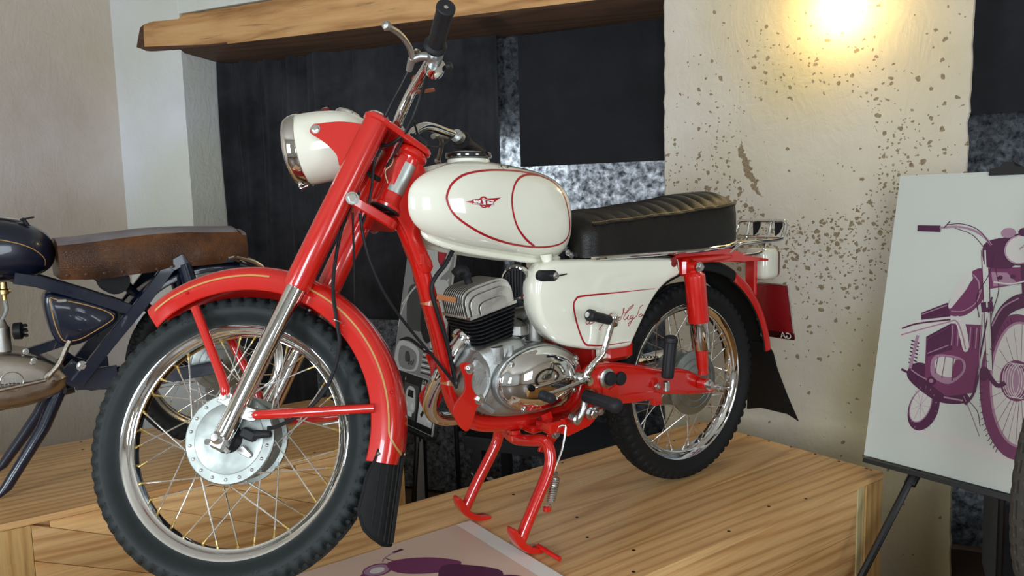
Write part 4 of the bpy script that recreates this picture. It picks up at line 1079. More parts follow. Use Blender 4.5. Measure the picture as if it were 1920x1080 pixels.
for a in (40, 152, 300, 215):
    x, z = PRC[0] + PRA * .95 * math.cos(math.radians(a)), PRC[1] + PRB * .95 * math.sin(math.radians(a)); bolt('cover_screw', (x, .102, z), (0, 1, 0), .0055, .008, pcv)
# cylinder fins (black) and head fins (bare)
for i in range(9):
    s0 = .018 + .0098 * i; k = .052 + .0022 * i if i < 8 else .071
    o_ = hull([(.045 + .002 * i - .018, .038 + .002 * i - .012, .030), (.045 + .002 * i - .018, -(.038 + .002 * i - .012), .030), (-(.045 + .002 * i - .018), .038 + .002 * i - .012, .030), (-(.045 + .002 * i - .018), -(.038 + .002 * i - .012), .030)], 20)
    mb = MB(); mb.prism(o_, lambda u, v, h: V((u, v, s0 + h)), [(.001, 0), (0, .0008), (0, .0028), (.001, .0036)]); part('cylinder_fin', mb, FINBLK, mw=ME)
mb = MB(); mb.lathe([(.046, -.01), (.046, .11)], (0, 0, 0), (0, 0, 1), 32); part('cylinder', mb, FINBLK, mw=ME)
def head_outline(w, hgt): # in (f, s), s from .106
    P = [(-w, .106), (w, .106), (w, .106 + hgt * .55), (w * .90, .106 + hgt * .80), (w * .62, .106 + hgt * .97), (0, .106 + hgt), (-w * .62, .106 + hgt * .97), (-w * .90, .106 + hgt * .80), (-w, .106 + hgt * .55)]
    out = [P[0], P[1]] + [(p.x, p.y) for p in catmull([V((a, b, 0)) for a, b in P[2:]], 4)]
    return out
hw_ = [(-.068, .046, .028), (-.061, .062, .050), (-.053, .069, .062)] + [(-.0448 + .00896 * i, .0725, .068) for i in range(11)] + [(.053, .069, .062), (.061, .060, .050), (.068, .040, .030)]
for y, w, hg in hw_:
    mb = MB(); mb.prism(head_outline(w, hg), lambda u, v, h: V((u, y + h, v)), [(.0006, -.0013), (0, -.0008), (0, .0008), (.0006, .0013)]); part('head_fin', mb, HEADALU, mw=ME, smooth=30)
mb = MB(); mb.prism([(-.07, .103), (.07, .103), (.07, .110), (-.07, .110)], lambda u, v, h: V((u, h, v)), [(0, -.064), (0, .064)]); mb.prism(head_outline(.052, .040), lambda u, v, h: V((u, h, v)), [(0, -.056), (0, .056)]); part('cylinder_head', mb, HEADALU, mw=ME)
mb = MB(); mb.tube(catmull([V((.012, .0, .155)), V((.016, 0, .190)), V((.020, 0, .206)), V((.034, 0, .212)), V((.046, 0, .206))], 5), [.010] * 6 + [.0125] * 15, 14); part('spark_plug_cap', mb, RUB, mw=ME)
for y in (.018, -.018, .036):
    mb = MB(); mb.lathe([(.008, .150), (.008, .180), (.005, .182)], (-.030, y, 0), (0, 0, 1), 10)
# engine plate, intake, carb, horn, exhaust
EP = [(.848, .486), (.838, .493), (.820, .490), (.811, .476), (.813, .430), (.804, .413), (.788, .407), (.781, .396), (.790, .385), (.804, .384), (.812, .366), (.832, .330), (.855, .345), (.872, .385), (.857, .408), (.839, .426), (.837, .455)]
EP = [(p.x, p.y) for p in catmull([V((a, b, 0)) for a, b in EP], 3, True)]
for s in (1, -1):
    mb = MB(); mb.prism(EP, xz(s * .079), [(.001, -.003), (0, -.002), (0, .002), (.001, .003)]); ep = part('engine_plate', mb, RED, smooth=30)
    bolt('engine_bolt', (.824, s * .082, .477), (0, s, 0), .009, .010, ep); bolt('engine_bolt', (.800, s * .082, .400), (0, s, 0), .009, .010, ep)
mb = MB(); mb.tube([V((.665, 0, .572)), V((.62, 0, .575)), V((.60, .005, .575))], [.022, .018, .020], 18); part('intake_stub', mb, ALUD)
mb = MB(); mb.lathe([(.024, -.06), (.026, -.02), (.026, .035), (.020, .045), (.014, .060)], (.585, .02, .568), (0, 0, 1), 22); mb.lathe([(.012, -.078), (.016, -.072), (.016, -.058)], (.585, .03, .568), (0, 0, 1), 14); part('carburettor', mb, ALUD)
mb = MB(); mb.bbox((.635, .0, .540), (.055, .09, .055), .016); part('reed_cover', mb, ALUD)
mb = MB(); mb.lathe([(.040, -.045), (.046, -.02), (.046, .02)], (.535, 0, .575), (1, 0, 0), 24); part('air_hose', mb, RUB)
hax = V((.90, .42, .03)).normalized(); hc_ = V((.655, .048, .663))
mb = MB(); mb.lathe([(.020, -.050), (.034, -.040), (.040, -.020), (.0415, -.004), (.0440, .000), (.0440, .006), (.0400, .012), (.0365, .013), (.0350, .004)], hc_, hax, 40, False); hn = part('horn', mb, CHROME)
mb = MB(); mb.lathe([(.036, .005), (.001, .006)], hc_, hax, 30); mb.build('horn_face', FINBLK, hn)
hu = hax.orthogonal().normalized(); hv = hax.cross(hu)
zz = (V((0, 0, 1)) - hax * hax.z).normalized(); sx = hax.cross(zz)
for i in range(-3, 4):
    k = i * .0088; L = math.sqrt(max(0, .034 ** 2 - k * k)); mb = MB(); mb.tube([hc_ + hax * .010 + sx * k - zz * L, hc_ + hax * .010 + sx * k + zz * L], .0018, 6); mb.build('horn_grille_bar', FINBLK, hn)
mb = MB(); mb.bbox(hc_ - hax * .03 + V((0, -.01, .055)), (.02, .03, .06), .003); part('horn_bracket', mb, FINBLK)
ex = [V((.775, .0, .546)), V((.800, .002, .524)), V((.826, .004, .497)), V((.846, -.01, .455)), V((.852, -.045, .405)), V((.845, -.075, .358)), V((.815, -.095, .322)), V((.76, -.105, .305)), V((.62, -.115, .298)), V((.46, -.125, .300))]
mb = MB(); mb.tube(catmull(ex, 6), .0185, 20); part('exhaust_pipe', mb, CHROME)
mb = MB(); mb.lathe([(.020, -.010), (.0275, -.010), (.0290, -.004), (.0290, .006), (.0265, .010), (.020, .011)], (.788, .001, .535), (.72, .02, -.70), 28); part('exhaust_collar', mb, CHROME)
mb = MB(); mb.tube([V((.48, -.125, .300)), V((.44, -.128, .302)), V((.36, -.134, .306)), V((-.05, -.150, .325)), V((-.15, -.155, .330)), V((-.18, -.156, .331))], [.02, .034, .043, .043, .036, .018], 24); part('muffler', mb, CHROME)

# ---- controls on the left side
mb = MB(); mb.lathe([(.016, -.03), (.016, 0), (.013, .006), (.010, .010)], (.515, .125, .412), (0, 1, 0), 20); part('kickstart_shaft', mb, STEEL)
mb = MB(); mb.tube(catmull([V((.513, .140, .408)), V((.516, .144, .428)), V((.502, .150, .450)), V((.472, .154, .476)), V((.458, .158, .512)), V((.449, .166, .553))], 6), [.0125] * 5 + [.0095] * 8 + [.0078] * 18, 14); ks = part('kickstart_lever', mb, CHROME)
mb = MB(); mb.lathe([(.0125, -.014), (.0135, -.010), (.0135, .010), (.011, .014)], (.448, .168, .560), (.2, .25, 1), 16); mb.build('kickstart_knuckle', CHROME, ks)
a, b = V((.458, .172, .560)), V((.541, .178, .584)); d = b - a
mb = MB(); mb.lathe([(.009, .004), (.012, .008), (.0128, .04), (.0125, .066), (.0150, .069), (.0150, .082), (.012, .085), (.005, .086)], a, d, 20); kp = mb.build('kickstart_rubber', RUB, ks)
mb = MB(); mb.lathe([(.007, .085), (.007, .089)], a, d, 14); mb.build('kickstart_end', STEEL, ks)
mb = MB(); mb.tube(catmull([V((.520, .152, .413)), V((.545, .158, .416)), V((.600, .163, .409)), V((.668, .165, .403))], 6), [.0085] * 4 + [.0058] * 15, 12); mb.lathe([(.011, -.008), (.011, .010)], (.520, .150, .412), (0, 1, 0), 16); gs = part('gear_lever', mb, CHROME)
mb = MB(); mb.lathe([(.008, -.010), (.0125, -.009)] + [(.0125 if k % 2 else .0112, -.008 + .003 * k) for k in range(9)] + [(.0125, .018), (.0120, .028), (.008, .034), (.001, .035)], (.672, .168, .403), (0, 1, -.05), 18); mb.build('gear_lever_rubber', RUB, gs)
mb = MB(); mb.tube(catmull([V((.538, .105, .312)), V((.534, .126, .312)), V((.522, .132, .330)), V((.515, .132, .352)), V((.514, .136, .368))], 5), [.011, .011, .011] + [.009] * 18, 12); mb.lathe([(.014, -.010), (.014, .012), (.010, .016)], (.537, .118, .311), (0, 1, 0), 18); fr_ = part('footrest_arm', mb, STEEL)
mb = MB(); R = []
def ribbed(o, ax, L, r, n=28, up_=V((0, 0, 1))):
    u = (up_ - ax * up_.dot(ax)).normalized(); w = ax.cross(u); R = []
    for h, k in ((0, .78), (.003, .95), (.006, 1), (L * .3, 1), (L * .82, 1.02), (L * .84, 1.12), (L * .93, 1.08), (L * .98, .8), (L, .45)):
        rb = 1 if h < L * .83 else 0
        R.append([o + ax * h + (u * math.cos(2 * PI * j / n) + w * math.sin(2 * PI * j / n)) * (r * k * (1 - .07 * rb * (j % 2))) for j in range(n)])
    return R
mb.rings(ribbed(V((.514, .132, .370)), V((-.01, 1, -.03)).normalized(), .125, .0165)); mb.build('footrest_rubber', RUB, fr_)
mb = MB(); mb.rings(ribbed(V((.514, -.132, .370)), V((-.01, -1, -.03)).normalized(), .125, .0165)); part('footrest_rubber', mb, RUB)
bolt('pivot_bolt', (.474, .104, .312), (0, 1, 0), .0125, .022); bolt('bracket_bolt', (.462, .110, .318), (0, 1, 0), .009, .028)

# ---- centre stand
LEG = [V((.640, 0, .252)), V((.628, .055, .258)), V((.616, .085, .262)), V((.613, .108, .245)), V((.622, .117, .200)), V((.676, .122, .117)), V((.712, .124, .060)), V((.724, .124, .040))]
full = [V((p.x, -p.y, p.z)) for p in LEG[:0:-1]] + LEG
mb = MB(); mb.tube(catmull(full, 6), .0150, 18); part('centre_stand', mb, RED)
for s in (1, -1):
    ft = [(.750, .080), (.744, .054), (.724, .026), (.692, .006), (.658, .0006), (.646, .002), (.650, .010), (.684, .020), (.708, .036), (.724, .058), (.740, .082)]
    ft = [(p.x, p.y) for p in catmull([V((a, b, 0)) for a, b in ft], 4, True)]
    mb = MB(); mb.prism(ft, xz(s * .124), [(.001, -.015), (0, -.013), (0, .013), (.001, .015)]); part('stand_foot', mb, RED, smooth=40)
mb = MB(); mb.tube([V((.668, .125, .016)), V((.664, .150, .012)), V((.660, .200, .008))], .0062, 12); part('stand_tang', mb, RED)
for s in (1, -1):
    mb = MB(); mb.prism([(.570, .290), (.550, .270), (.600, .225), (.625, .235), (.610, .262)], xz(s * .078), [(.001, -.004), (0, -.003), (0, .003), (.001, .004)]); sl_ = part('stand_ear', mb, RED, smooth=20)
    bolt('stand_bolt', (.572, s * .082, .272), (0, s, 0), .010, .010, sl_, mat=ALUD)
mb = MB(); mb.bbox((.560, .100, .292), (.006, .014, .040), .001); part('spring_tab', mb, RED)
mb = MB(); mb.tube(catmull([V((.574, .098, .292)), V((.566, .108, .297)), V((.562, .112, .288)), V((.580, .118, .240)), V((.606, .124, .205)), V((.612, .124, .188)), V((.607, .122, .183)), V((.605, .126, .190))], 6), .0028, 8); part('spring_hook', mb, STEEL)
coil = []; a, b = V((.611, .130, .178)), V((.634, .136, .122)); d = (b - a).normalized(); u = d.orthogonal().normalized(); w = d.cross(u)
for i in range(11 * 12 + 1):
    t = i / 12; coil.append(a + (b - a) * (i / 132) + (u * math.cos(2 * PI * t) + w * math.sin(2 * PI * t)) * .0095)
mb = MB(); mb.tube([a - d * .012] + coil + [b + d * .014], .0021, 6); part('stand_spring', mb, STEEL)
mb = MB(); mb.bbox((.640, .130, .105), (.020, .014, .016), .003); part('spring_lug', mb, RED)

# ---- swing arm, shocks, rear wheel
wheel(BIKE, 'rear_', M.Translation((0, 0, .305)), TYRE2, 'knob', 'rear', CHROME, STEEL, phase=.02)
SA = [(.500, .415), (.492, .432), (.474, .441), (.420, .439), (.330, .421), (.220, .393), (.150, .385), (.080, .358), (.010, .322), (-.020, .312), (-.022, .296), (.020, .292), (.120, .304), (.220, .322), (.300, .330), (.360, .326), (.420, .336), (.450, .352), (.470, .375), (.490, .385)]
SA = [(p.x, p.y) for p in catmull([V((a, b, 0)) for a, b in SA], 4, True)]
for s in (1, -1):
    mb = MB(); mb.prism(SA, lambda u, v, h: V((u, s * (.098 + h), v)), [(.004, 0), (0, .003), (0, .026), (.003, .0315), (.006, .033), (.009, .0315), (.012, .031)]); sa = part('swing_arm', mb, RED, smooth=40)
    mb = MB(); mb.lathe([(.026, .0), (.026, .006), (.022, .008)], (.437, s * .128, .402), (0, s, 0), 24); mb.build('pivot_washer', STEEL, sa)
    for x, z, h in ((.432, .402, .016), (.388, .394, .006)):
        mb = MB(); mb.lathe([(.0175, -.004), (.0185, h - .004), (.017, h), (.014, h + .001)], (x, s * .130, z), (0, s, 0), 24); mb.build('pivot_cap', RUB, sa)
    mb = MB(); mb.prism([(.455, .335), (.452, .395), (.430, .372), (.402, .380), (.395, .350), (.30, .345), (.25, .335), (.235, .327), (.235, .298), (.262, .298), (.268, .318), (.35, .322)], lambda u, v, h: V((u, s * (.126 + h), v)), [(.001, -.010), (0, .002), (0, .007), (.002, .009)]); mb.build('pillion_bracket', RED, sa, smooth=25)
    # shock absorber
    top, bot = V((.118, s * .145, .671)), V((.072, s * .145, .332)); d = (bot - top).normalized(); L = (bot - top).length
    mb = MB(); mb.lathe([(.016, .014), (.022, .018), (.0285, .024), (.0290, .030), (.0295, .150), (.0295, .158), (.0270, .159)], top, d, 32); sh = part('shock_cover', mb, RED)
    mb = MB(); mb.lathe([(.0255, .150), (.0265, .156), (.0265, .236), (.0255, .238)], top, d, 32); part('shock_sleeve', mb, CHROME)
    mb = MB(); mb.lathe([(.0175, .234), (.0175, .285), (.0145, .300), (.016, .312)], top, d, 24); mb.lathe([(.017, -.013), (.017, .013)], bot, (0, 1, 0), 20); part('shock_body', mb, RED)
    mb = MB(); mb.lathe([(.0155, -.014), (.0155, .014)], top, (0, 1, 0), 20); mb.lathe([(.012, .008), (.020, .020)], top, d, 18); part('shock_eye', mb, RED)
    bolt('shock_bolt', bot + V((0, s * .013, 0)), (0, s, 0), .011, .016)
    mb = MB(); mb.lathe([(.013, 0), (.013, .010), (.010, .012), (.010, .024), (.006, .026)], (0, s * .125, .305), (0, s, 0), 16); part('rear_axle_nut', mb, STEEL)
    mb = MB(); mb.tube([V((.045, s * .140, .312)), V((-.045, s * .140, .300))], .0035, 8); mb.lathe([(.008, 0), (.008, .01)], (-.040, s * .140, .300), (-1, 0, 0), 6); part('chain_adjuster', mb, STEEL)
mb = MB(); mb.tube([V((0, -.125, .305)), V((0, .125, .305))], .008, 12); part('rear_axle', mb, STEEL)
mb = MB(); mb.bbox((.235, .150, .352), (.018, .014, .030), .003); part('pillion_peg_stem', mb, STEEL)
mb = MB(); mb.rings(ribbed(V((.240, .158, .376)), V((-.12, .02, 1)).normalized(), .118, .0170, 28, V((1, 0, 0)))); part('pillion_peg', mb, RUB)
bolt('peg_bolt', (.262, .140, .354), (0, 1, 0), .006, .010)
mb = MB(); mb.tube([V((.21, .085, .317)), V((.0, .085, .290))], .0065, 10); part('brake_torque_arm', mb, ALUD)
# chain: links one by one on the far side
mb0 = MB(); mb0.bbox((0, 0, 0), (.0118, .010, .0085), .002); LINK = None
def chain(pts, y):
    global LINK
    P = catmull([V((a, y, b)) for a, b in pts], 30); d = 0; last = P[0]; acc = 0
    for p, q in zip(P, P[1:]):
        acc += (q - p).length
        if acc >= .0132:
            acc = 0; a = math.atan2((q - p).z, (q - p).x); mw = M.Translation(p) @ M.Rotation(-a, 4, 'Y')
            if LINK is None: o = mb0.build('chain_link', ALUD, BIKE, mw, recenter=False); LINK = o.data
            else: inst('chain_link', LINK, BIKE, mw)
chain([(.50, .447), (.35, .425), (.20, .400), (.05, .375)], -.055)
chain([(.50, .378), (.35, .330), (.20, .275), (.05, .238)], -.055)
mb = MB(); n = 76; R0 = []
tooth = [((.074 if (i % 2) else .069) * math.cos(2 * PI * i / n), .305 + (.074 if (i % 2) else .069) * math.sin(2 * PI * i / n)) for i in range(n)]
mb.prism(tooth, xz(-.055), [(0, -.002), (0, .002)]); part('rear_sprocket', mb, ALUD, smooth=20)

# ---- rear fender, flap, tail lamp, plate, rack
RSEC = fender_section(.342, .382, .062)
MRW = M.Translation((0, 0, .305))
rf = part('rear_fender', fender_mb(RSEC, 119, 171, .0025, 40), RED, mw=MRW, smooth=40)
part('inner_fender', fender_mb(RSEC, 48, 119.5, .0025, 40), RUBMAT, mw=MRW, smooth=40)
LSEC = [(r - .0045, y * .95) for r, y in RSEC]
mb = fender_mb(LSEC, 117, 171, .0025, 40); lin_ = part('fender_liner', mb, RUBMAT, mw=MRW, smooth=40)
for a, y in ((155, .03), (164, .03)):
    aa = math.radians(a); bolt('liner_rivet', (.371 * math.cos(aa), y, .371 * math.sin(aa)), (-math.cos(aa), .4, -math.sin(aa)), .005, .004, lin_, mw=MRW)
ff2 = [(-.058, 0), (.058, 0), (.066, -.08), (.080, -.17), (.098, -.245), (.102, -.262), (.080, -.258), (.03, -.245), (0, -.242), (-.03, -.245), (-.080, -.258), (-.102, -.262), (-.098, -.245), (-.080, -.17), (-.066, -.08)]
ff2 = [(p.x, p.y) for p in catmull([V((a, b, 0)) for a, b in ff2], 3, True)]
mb = MB(); mb.prism(ff2, lambda u, v, h: V((-.365 + .45 * v - .02 * (u / .1) ** 2 * 0 + h + 2.2 * u * u, u, .372 + v)), [(.001, -.0015), (0, -.001), (0, .001), (.001, .0015)]); part('rear_mudflap', mb, RUBMAT, smooth=40)
def rrect(w, hgt, r, n=6):
    out = []
    for cx, cy, a0 in ((w - r, hgt - r, 0), (-w + r, hgt - r, 90), (-w + r, -hgt + r, 180), (w - r, -hgt + r, 270)):
        for i in range(n + 1):
            a = math.radians(a0 + 90 * i / n); out.append((cx + r * math.cos(a), cy + r * math.sin(a)))
    return out
fx = lambda x0, z0: (lambda u, v, h: V((x0 - h, u, z0 + v)))
mb = MB(); mb.prism(rrect(.046, .052, .022), fx(-.345, .640), [(.018, 0), (.006, .006), (0, .020), (0, .070), (.004, .076)]); part('tail_light_housing', mb, WHITE, smooth=50)
mb = MB(); mb.prism(rrect(.042, .048, .018), fx(-.420, .640), [(0, 0), (0, .010), (.008, .018), (.02, .020)]); part('tail_light_lens', mb, REDLENS, smooth=50)
mb = MB(); mb.bbox((-.335, 0, .600), (.016, .040, .13), .004); part('tail_bracket', mb, RED)
tl = math.radians(13)
fpl = lambda u, v, h: V((-.378 - .055 + (-(.19 - v) * 0) + h * math.cos(tl) + math.sin(tl) * (v - .0) * 1.0 + .0, u, .478 + v * math.cos(tl) - h * math.sin(tl) * -1))
mb = MB(); mb.prism(rrect(.088, .098, .010), fpl, [(.001, -.0015), (0, -.001), (0, .001), (.001, .0015)]); pl = part('number_plate', mb, PLATERED, smooth=30)
mb = MB()
for a, b in (((-.088, .094), (.088, .094)), ((.0865, .096), (.0865, -.072))): mb.tube([fpl(a[0], a[1], .002), fpl(b[0], b[1], .002)], .0028, 8)
mb.build('plate_frame', STEEL, pl)
mb = MB(); mb.prism([(-.086, -.097), (.086, -.097), (.086, -.074), (-.086, -.074)], fpl, [(0, .0012), (0, .0020)]); mb.build('plate_band', flatcol('plate_dark_band', rgb(52, 14, 14), .4), pl)
# the lettering reads from behind the bike, so from the front it shows mirrored
text_mb('GA', .031, lambda x, y, h: fpl(.056 - x, -.0855 + y, .0024)).build('plate_lettering', LETTER, pl, smooth=0)
def mir(P): return [V((x, -y, z)) for x, y, z in P]
rk = [(-.095, .096, .696), (-.120, .096, .708), (-.150, .096, .719), (-.20, .096, .721), (-.345, .095, .724), (-.368, .094, .735), (-.384, .092, .762), (-.386, .088, .776), (-.388, .078, .7815), (-.390, .04, .782)]
mb = MB(); P = [V(p) for p in rk] + mir(rk)[::-1]; mb.tube(catmull(P, 5), .0060, 12); rack = part('luggage_rack', mb, CHROME)
lo = [(.03, .085, .686), (-.12, .088, .684), (-.20, .085, .682), (-.255, .082, .684), (-.285, .080, .695), (-.300, .080, .722)]
for s in (1, -1):
    mb = MB(); mb.tube(catmull([V((x, s * y, z)) for x, y, z in lo], 5), .0055, 10); mb.build('rack_stay', CHROME, rack)
for x, z in ((-.200, .721), (-.365, .730)):
    mb = MB(); mb.tube([V((x, -.095, z)), V((x, .095, z))], .0045, 10); mb.build('rack_bar', CHROME, rack)
for y in (-.048, .036):
    mb = MB(); mb.tube(catmull([V((-.19, y, .719)), V((-.34, y, .722)), V((-.372, y, .735)), V((-.390, y, .780))], 5), .0042, 10); mb.build('rack_bar', CHROME, rack)
    mb = MB(); mb.prism([(p[0], p[1]) for p in ((-.012, .050), (.016, .050), (.018, .034), (.006, .012), (-.010, 0))], lambda u, v, h: V((-.396 + h, y + .020 + u, .730 + v)), [(.001, -.002), (0, -.001), (0, .001), (.001, .002)]); tb = mb.build('rack_tab', FINBLK, rack, smooth=20)
# ---- loose cables on the frame
cable('engine_cable', [(1.052, .02, .843), (1.045, .02, .785), (1.030, .022, .726), (.997, .024, .652), (.947, .026, .580), (.887, .030, .503), (.845, .036, .445), (.835, .04, .425)], .0036)
cable('frame_cable', [(1.065, .012, .845), (1.062, .0, .74), (1.058, -.02, .60), (1.05, -.04, .50)], .0026)
cable('frame_loom', [(.815, .03, .765), (.829, .03, .748), (.848, .03, .720), (.876, .028, .690), (.886, .027, .661), (.873, .030, .604), (.850, .032, .525), (.836, .036, .440)], .0055)
for x, z, tx in ((.876, .628, 0), (.832, .432, 0)):
    t = V((-.03, 0, .12)).normalized(); mb = MB(); mb.lathe([(.0222, -.006), (.0232, -.006), (.0232, .006), (.0222, .006)], (x, 0, z), t, 24); sp2 = part('frame_strap', mb, STRAP)
    if z > .5: mb = MB(); mb.bbox((.850, .032, .640), (.052, .002, .013), .0008, M.Rotation(-.25, 3, 'Y')); mb.build('strap_tail', STRAP, sp2)
mb = MB(); q0 = axp(.650)
R = []
for s0 in (.615, .690):
    R.append([axp(s0) + (V((math.cos(RAKE), 0, math.sin(RAKE))) * math.cos(a) + V((0, 1, 0)) * math.sin(a)) * rr for rr in (.0288,) for a in [math.radians(35 + 80 * i / 10) for i in range(11)]])
mb.rings(R, closed=False); part('name_plate', mb, GREYPLATE)

# ================================================================== the old navy blue motorcycle
YB = -1.32
OLD = empty('motorcycle', (1.55, YB, 0))
tag(OLD, 'old navy blue motorcycle with worn brown leather seat by the left wall', 'motorcycle')
def bp(name, mb, mat, parent=OLD, **k): return mb.build(name, mat, parent, **k)
def bY(y): return lambda u, v, h: V((u, YB + y + h, v))
MBW = M.Translation((1.040, YB, .305))
OLDRIM = metal('aged_rim', (.52, .50, .46, 1), .25)
wheel(OLD, 'rear_', MBW, TYRE2, 'knob', 'rear', OLDRIM, phase=.03)
wheel(OLD, 'front_', M.Translation((2.29, YB, .305)), TYRE2, 'knob', 'rear', OLDRIM, phase=.06)
bp('rear_fender', fender_mb(fender_section(.340, .378, .070), 35, 158, .0025, 50), BLUE, mw=MBW, smooth=40)
bp('front_fender', fender_mb(fender_section(.330, .368, .060), 35, 160, .0025, 50), BLUE, mw=M.Translation((2.29, YB, .305)), smooth=40)
mb = MB(); mb.lathe([(.035, -.02), (.038, .0), (.034, .035), (.015, .045)], (.742, YB, .560), (-.9, 0, .3), 22); bp('tail_light', mb, BLUE)
# seat
R = []; n = 40
for i in range(n + 1):
    k = i / n; x = 1.520 - .585 * k
    zb = .655 + .035 * max(0, (k - .45) / .55) - .006 * math.sin(k * 9); zt = .766 + .020 * k + .014 * math.sin(k * 3.0) ** 2; w = .128 - .012 * k
    if k > .97: zt -= .012
    sag = .006 * math.sin(k * 23) * (1 if .3 < k < .8 else .3)
    pts = [(-w, zb), (-w * 1.03, zb + .04 + sag), (-w * .99, zt - .022), (-w * .96, zt - .004), (-w * .8, zt + .006), (-w * .3, zt + .016), (w * .3, zt + .016), (w * .8, zt + .006), (w * .96, zt - .004), (w * .99 + sag * .7, zt - .022), (w * 1.03 - sag, zb + .04), (w, zb)]
    R.append([V((x, YB + y, z)) for y, z in pts])
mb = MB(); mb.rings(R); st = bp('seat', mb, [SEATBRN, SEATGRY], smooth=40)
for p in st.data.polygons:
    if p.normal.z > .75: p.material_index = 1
for i in range(11):
    x = 1.500 - .052 * i; k = (1.520 - x) / .585; zb = .667 + .035 * max(0, (k - .45) / .55)
    mb = MB(); mb.lathe([(.006, 0), (.005, .003), (.001, .004)], (x, YB + .128 - .012 * k, zb), (0, 1, 0), 10); mb.build('seat_stud', SEATBRN, st)
# tank
R = []
for i in range(41):
    k = i / 40; c = math.cos(PI * k); x = 1.765 + .245 * c; u = abs(c); F = max(0, 1 - u ** 2.8) ** (1 / 2.8)
    zm = .750 + .05 * (x - 1.765); ht, hb, w = .108 * F, .095 * F, .118 * F
    R.append([V((x, YB + w * math.copysign(abs(math.cos(a)) ** .8, math.cos(a)), zm + (ht if math.sin(a) > 0 else hb) * math.copysign(abs(math.sin(a)) ** .75, math.sin(a)))) for a in [2 * PI * j / 48 for j in range(48)]])
mb = MB(); mb.rings(R); tk = bp('fuel_tank', mb, BLUE, smooth=60)
def old_tank(x, z):
    u = min(1, abs(x - 1.765) / .245); F = max(0, 1 - u ** 2.8) ** (1 / 2.8); zm = .750 + .05 * (x - 1.765)
    r = min(1, (z - zm) / (.108 * F) if z > zm else (zm - z) / (.095 * F)); return V((x, YB + .118 * F * max(0, 1 - r ** 2.4) ** (1 / 2.45) + .0015, z))
ribbon('gold_pinstripe', [(1.72, .795), (1.65, .782), (1.59, .758), (1.555, .722), (1.560, .690), (1.60, .680), (1.72, .676)], .0026, old_tank, GOLD, tk)
mb = MB(); mb.tube([V((1.74, YB + .03, .868)), V((1.60, YB + .03, .842))], .006, 8); hd_ = mb.build('tank_rail', CHROME, tk)
mb = MB(); mb.bbox((1.590, YB + .03, .830), (.012, .02, .045), .003, M.Rotation(.5, 3, 'Y')); mb.bbox((1.588, YB + .03, .848), (.040, .026, .006), .002, M.Rotation(.2, 3, 'Y')); mb.build('rail_foot', RUB, tk)
mb = MB(); mb.lathe([(.016, 0), (.018, .05), (.014, .11), (.017, .115)], (1.712, YB + .30, .905), (0, -1, 0), 16); bp('grip', mb, RUB)
mb = MB(); mb.tube(catmull([V((1.712, YB + .25, .905)), V((1.80, YB + .20, .93)), V((1.88, YB + .05, .92)), V((1.88, YB - .05, .92)), V((1.80, YB - .20, .93)), V((1.71, YB - .30, .905))], 5), .011, 10); bp('handlebar', mb, CHROME)
# frame bars (flat rectangular section)
def bar(name, P, w, t, y, mat=BLUE):
    mb = MB(); P = [V((a, 0, b)) for a, b in P]; L, Rr = [], []
    for i, p in enumerate(P):
        d = (P[min(i + 1, len(P) - 1)] - P[max(i - 1, 0)]).normalized(); nrm = V((-d.z, 0, d.x)) * w / 2
        L.append((p + nrm)); Rr.append((p - nrm))
    out = [(p.x, p.z) for p in L] + [(p.x, p.z) for p in Rr[::-1]]
    mb.prism(out, bY(y), [(.0015, -t / 2), (0, -t / 2 + .002), (0, t / 2 - .002), (.0015, t / 2)]); return bp(name, mb, mat, smooth=25)
for s in (1, -1):
    bar('frame_bar', [(1.64, .668), (1.58, .652), (1.44, .590), (1.305, .528)], .036, .018, s * .10)
    bar('frame_bar', [(1.145, .700), (1.200, .672), (1.30, .548), (1.405, .430), (1.500, .315)], .038, .020, s * .112)
    bar('frame_bar', [(1.20, .690), (1.08, .694), (.985, .690)], .030, .016, s * .110)
    bar('swing_arm', [(1.500, .315), (1.40, .300), (1.25, .292), (1.04, .305)], .045, .022, s * .085)
    bar('side_plate', [(1.530, .370), (1.50, .340), (1.455, .320), (1.38, .322)], .072, .014, s * .098)
    mb = MB(); mb.lathe([(.024, 0), (.024, .12), (.016, .13), (.016, .34)], (1.150, YB + s * .105, .680), (-.22, 0, -1), 18); bp('shock_cover', mb, BLUE)
mb = MB(); mb.tube(catmull([V((1.60, YB, .655)), V((1.90, YB, .74)), V((2.02, YB, .80))], 4), .018, 12); bp('top_tube', mb, BLUE)
mb = MB(); mb.tube(catmull([V((2.04, YB, .78)), V((1.98, YB, .50)), V((1.92, YB, .30)), V((1.85, YB, .262)), V((1.70, YB, .262)), V((1.50, YB, .285))], 5), .020, 14); bp('cradle_tube', mb, BLUE)
mb = MB(); mb.tube([V((2.08, YB - .07, .88)), V((2.29, YB - .07, .305))], .02, 12); bp('fork_leg', mb, BLUE)
mb = MB(); mb.tube([V((2.08, YB + .07, .88)), V((2.29, YB + .07, .305))], .02, 12); bp('fork_leg', mb, BLUE)
bar('frame_bar', [(1.62, .42), (1.50, .450), (1.42, .465)], .030, .03, .02)
bolt('frame_bolt', (1.482, YB + .112, .372), (0, 1, 0), .012, .012, OLD); bolt('frame_bolt', (1.490, YB + .085, .455), (0, 1, 0), .008, .010, OLD)
